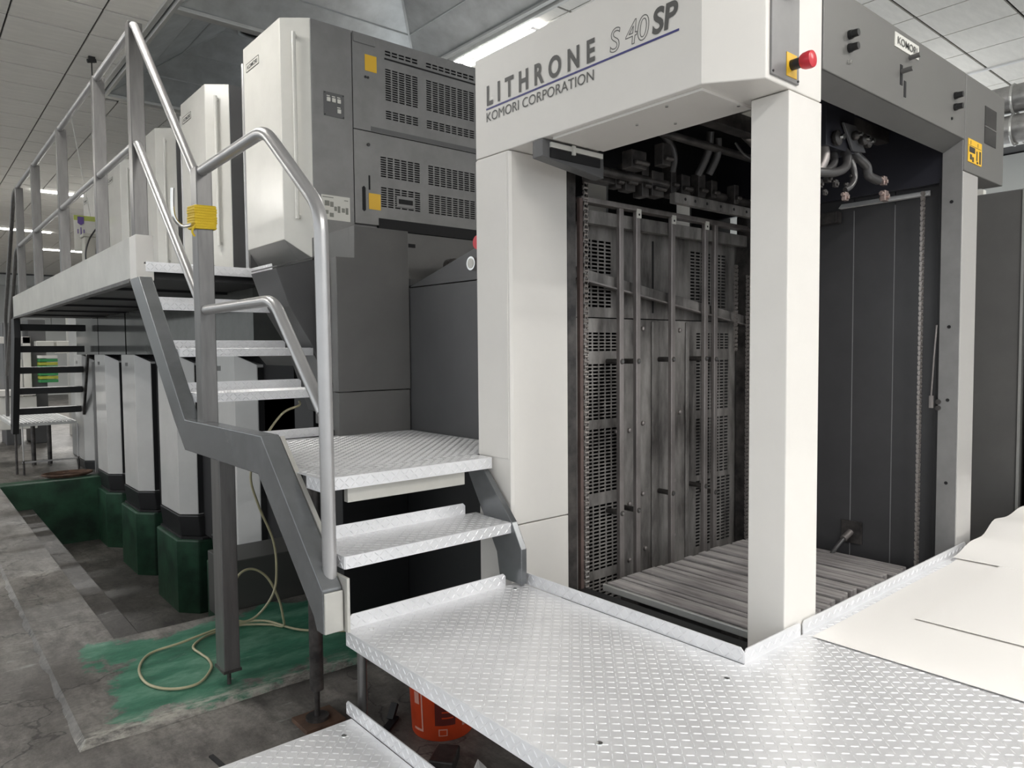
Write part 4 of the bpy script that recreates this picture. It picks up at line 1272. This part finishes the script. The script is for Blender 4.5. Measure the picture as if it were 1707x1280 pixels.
# ================================================================== RIGHT HAND BACKGROUND
CB = thing('control_cabinet', (5.4, 1.6, FZ), 'dark grey control cabinet standing past the far post', 'cabinet')
obj('body', G().box(5.0, 6.2, 1.325, 2.1, FZ, .905), DARKG, CB, bev=.006)
obj('corner_trim', G().box(4.992, 5.0, 1.318, 1.33, FZ, .9), ALU, CB)
obj('side_skirt', G().box(5.05, 6.2, 1.0, 1.30, FZ, .86), BLACK, CB, bev=.006)
for k, (x, w) in enumerate(((5.06, .05), (5.13, .04), (5.2, .06), (5.29, .05))):
    obj('small_carton', G().box(x, x + w, 1.55 + .03 * k, 1.62 + .03 * k, .905, .945 + .008 * (k % 2)), STICK if k % 2 == 0 else DARKG, label=('small white carton on the control cabinet, first of four', 'small dark carton on the control cabinet, second of four', 'small white carton on the control cabinet, third of four', 'small dark carton on the control cabinet, last of four')[k], cat='carton', group='cartons on the control cabinet', bev=.002)
for k, (x, z, lab) in enumerate(((7.6, 2.16, 'upper foil-lagged pipe below the ceiling behind the header end'), (7.6, 1.90, 'lower foil-lagged pipe below the ceiling behind the header end'))):
    pt = thing('lagged_pipe', (x, 2.5, z), lab, 'pipe', 'lagged pipes')
    obj('lagging', G().tube([(x, -1 + .4 * i, z + .01 * math.sin(i)) for i in range(22)], [.12 + .006 * (i % 2) for i in range(22)], 20), PIPEM, pt, smooth=True)
    for y in (1.6, 2.1, 2.9):
        obj('strap', G().tube([(x + .132 * math.cos(a), y, z + .132 * math.sin(a)) for a in [i * math.pi / 12 for i in range(24)]], .012, 6, True), ALU, pt)
wf = thing('window_1', (13.4, 4.0, .3), 'bright side window with white frame bars beyond the cabinet', 'window')
props(wf, kind='structure')
obj('pane', G().box(13.46, 13.49, 2.0, 7.5, .4, 2.0), GLASSW, wf)
for y in (2.0, 3.0, 4.0, 5.0, 6.0, 7.0):
    obj('mullion', G().box(13.38, 13.46, y, y + .12, .3, 2.1), TBARW, wf)
for z in (.35, 1.1, 2.0):
    obj('transom', G().box(13.40, 13.46, 2.0, 7.5, z, z + .06), TBARW, wf)

# ================================================================== FAR HALL BACKGROUND
fd = thing('grooved_footboard', (1.5, 12.7, FZ), 'bright grooved footboard behind the far flight of stairs', 'footboard')
obj('board_base', G().box(1.12, 1.88, 11.78, 13.6, -.99, -.95), ALU, fd)
for k in range(16):
    x = 1.13 + k * .046
    obj('board_rib', G().box(x, x + .024, 11.78, 13.6, -.95, -.938), TBARW, fd)
for x in (1.22, 1.86):
    obj('support_rod', G().cyl((x, 11.62, -1.50), (x, 11.62, -.97), .008, 8), RAIL, fd)
    obj('leg', G().cyl((x, 11.62, FZ), (x, 11.62, -1.44), .014, 10), GRIME2, fd)
obj('cross_bar', G().bar((1.20, 11.62, -1.46), (1.88, 11.62, -1.46), .02, .02), RAIL, fd)
for x in (1.45, 1.65):
    obj('leg', G().cyl((x, 12.6, FZ), (x, 12.6, -.99), .03, 10), GRIME2, fd)
fd2 = thing('footboard', (.7, 13.6, FZ), 'low bright footboard at the frame edge behind the railing', 'footboard')
obj('board_base', G().box(.2, 1.0, 12.6, 14.4, -1.33, -1.29), ALU, fd2)
for k in range(16):
    x = .22 + k * .048
    obj('board_rib', G().box(x, x + .024, 12.6, 14.4, -1.29, -1.278), ALU, fd2)
obj('leg', G().cyl((.5, 12.8, FZ), (.5, 12.8, -1.33), .03, 10).cyl((.9, 12.8, FZ), (.9, 12.8, -1.33), .03, 10), GRIME2, fd2)
fc = thing('feeder_cabinet', (2.45, 13.4, FZ), 'tall grey cabinet with a door seam behind the far stairs', 'cabinet')
obj('door', G().box(2.10, 2.34, 12.9, 13.6, FZ, .75), mat('mid_grey_paint', (.38, .38, .37), .4), fc, bev=.006)
obj('door', G().box(2.345, 2.70, 12.9, 13.6, FZ, .75), mat('mid_grey_paint2', (.33, .33, .325), .4), fc, bev=.006)
obj('badge', G().box(2.20, 2.26, 12.895, 12.90, .10, .13), DKINK, fc)
fe = thing('sheet_feeder', (1.8, 16.2, FZ), 'white and black sheet feeder frame seen between the far treads', 'machine')
obj('upright', G().box(1.40, 1.62, 15.6, 16.4, FZ, .55), CABG, fe, bev=.01)
obj('upright', G().box(1.78, 2.05, 15.6, 16.4, FZ, .62), CABG, fe, bev=.01)
obj('white_frame', G().box(1.30, 1.80, 15.5, 15.6, .18, .30).box(1.68, 1.80, 15.5, 15.6, -.9, .30).box(1.62, 1.66, 15.5, 15.6, -1.0, -.1), WHITE, fe, bev=.006)
obj('side_box', G().box(1.85, 2.12, 15.2, 15.5, .02, .22), WHITE2, fe, bev=.01)
obj('side_box', G().box(2.16, 2.45, 15.2, 15.5, .00, .22), WHITE2, fe, bev=.01)
obj('feed_table', G().box(1.25, 1.78, 14.9, 15.4, -.72, -.62), WHITE, fe, bev=.01)
obj('front_panel', G().box(1.15, 1.80, 15.0, 15.1, -1.3, -.74), WHITE2, fe, bev=.01)
for k in range(8):
    z = -.52 + k * .062
    obj('sheet_bundle', G().box(1.90, 2.18, 15.3, 15.6, z, z + .052), (GREENP, YELP, GREENP, PAPER)[k % 4], label=('bundle of printed sheets in the striped pile, %s' % ('lowest', 'second from the bottom', 'third from the bottom', 'fourth from the bottom', 'fourth from the top', 'third from the top', 'second from the top', 'topmost')[k]), cat='paper', group='striped pile of printed sheets', bev=.004)
ps = thing('paper_pile', (.9, 17.0, FZ), 'big white paper pile at the frame edge beyond the railing', 'paper pile')
obj('stack', G().box(.35, 1.2, 16.6, 17.6, -1.45, -.55), PAPER, ps, bev=.01)
obj('pallet', G().box(.33, 1.22, 16.58, 17.62, FZ, -1.455), PLANK, ps, bev=.01)
g = G()
for i in range(9):
    for j in range(9):
        a, b = i / 8, j / 8
        g.v.append((.35 + .62 * a, 16.45 + .5 * b, -.54 + .24 * math.sin(math.pi * a) ** .6 * math.sin(math.pi * b) ** .5 + .02 * math.sin(9 * a + 5 * b)))
g.f = [(i * 9 + j, (i + 1) * 9 + j, (i + 1) * 9 + j + 1, i * 9 + j + 1) for i in range(8) for j in range(8)]
obj('black_cloth', g, BLACKP, solid=.02, smooth=True, label='black cloth bundle lying on the white paper pile', cat='cloth')
wb = thing('wall_banner', (1.0, 33.3, .3), 'pale banner strip with red emblem on the far wall', 'banner')
obj('cloth', G().box(-1.0, 3.2, 33.38, 33.4, -.9, -.3), STICK, wb)
obj('emblem', G().prism([(.5 + .22 * math.cos(k * math.pi / 8), -.6 + .22 * math.sin(k * math.pi / 8)) for k in range(16)], 'y', 33.36, 33.38), RED, wb)
for k in range(6):
    obj('banner_mark', G().box(1.0 + k * .3, 1.2 + k * .3, 33.36, 33.38, -.7, -.5), INK, wb)
# wall panels in the far hall
for k in range(10):
    obj('wall_panel', G().box(-2 + k * 1.1, -.92 + k * 1.1, 33.40, 33.46, .9, 2.6), mat('far_panel', (.42, .43, .42), .6), bpy.data.objects['wall_back'], bev=.01)
# sign and apparatus on the gangway end
sg = thing('hanging_sign', (1.86, 10.45, 1.28), 'white hanging sign with purple emblem and a character on it', 'sign')
obj('board', G().box(1.715, 1.96, 10.45, 10.46, 1.27, 1.715), STICK, sg)
obj('green_band', G().box(1.715, 1.96, 10.446, 10.45, 1.655, 1.715), mat('lime_print', (.45, .52, .12), .5), sg)
obj('emblem', G().prism([(1.755, 1.70), (1.825, 1.70), (1.825, 1.62), (1.79, 1.595), (1.755, 1.62)], 'y', 10.441, 10.446), PURP, sg)
for a, b, c, d in ((1.785, 1.795, 1.47, 1.57), (1.752, 1.762, 1.49, 1.545), (1.818, 1.828, 1.49, 1.545)):
    obj('character_stroke', G().box(a, b, 10.444, 10.45, c, d), PURP, sg)
obj('hanger', G().cyl((1.90, 10.455, 1.71), (1.72, 10.455, 2.98), .005, 6), STICK, sg)
BEIGE = mat('beige_paint', (.46, .45, .40), .5)
ap = thing('ink_pump', (1.87, 10.25, .556), 'beige pump box with black looping cables in front of the hanging sign', 'pump')
obj('body', G().box(1.775, 1.955, 10.17, 10.36, .86, 1.42), BEIGE, ap, bev=.012)
obj('body_top', G().box(1.76, 1.97, 10.155, 10.375, 1.42, 1.46), BEIGE, ap, bev=.008)
obj('stand', G().box(1.70, 1.97, 10.12, 10.40, .556, .858), STICK, ap, bev=.01)
obj('cable', G().tube(smooth_path([(1.90, 10.15, 1.52), (1.82, 10.14, 1.38), (1.775, 10.13, 1.2), (1.80, 10.13, 1.02), (1.86, 10.14, .93)]), .009, 8), BLACKP, ap, smooth=True)
obj('cable', G().tube(smooth_path([(1.95, 10.15, 1.48), (1.90, 10.14, 1.3), (1.90, 10.13, 1.12), (1.94, 10.14, .98)]), .009, 8), BLACKP, ap, smooth=True)
for k in range(3):
    y = 12.0 + k * .9
    obj('cupboard', G().box(2.55, 3.4, y + 2.2, y + 3.0, FZ, 1.0 + .05 * k), WHITE2, label=('tall white cupboard behind the railing, nearest the pump', 'tall white cupboard behind the railing, between two others', 'tall white cupboard behind the railing, deepest in the hall')[k], cat='cupboard', group='white cupboards past the units', bev=.01)
for o in bpy.data.objects:
    if 'w' in o.keys():
        del o['w']
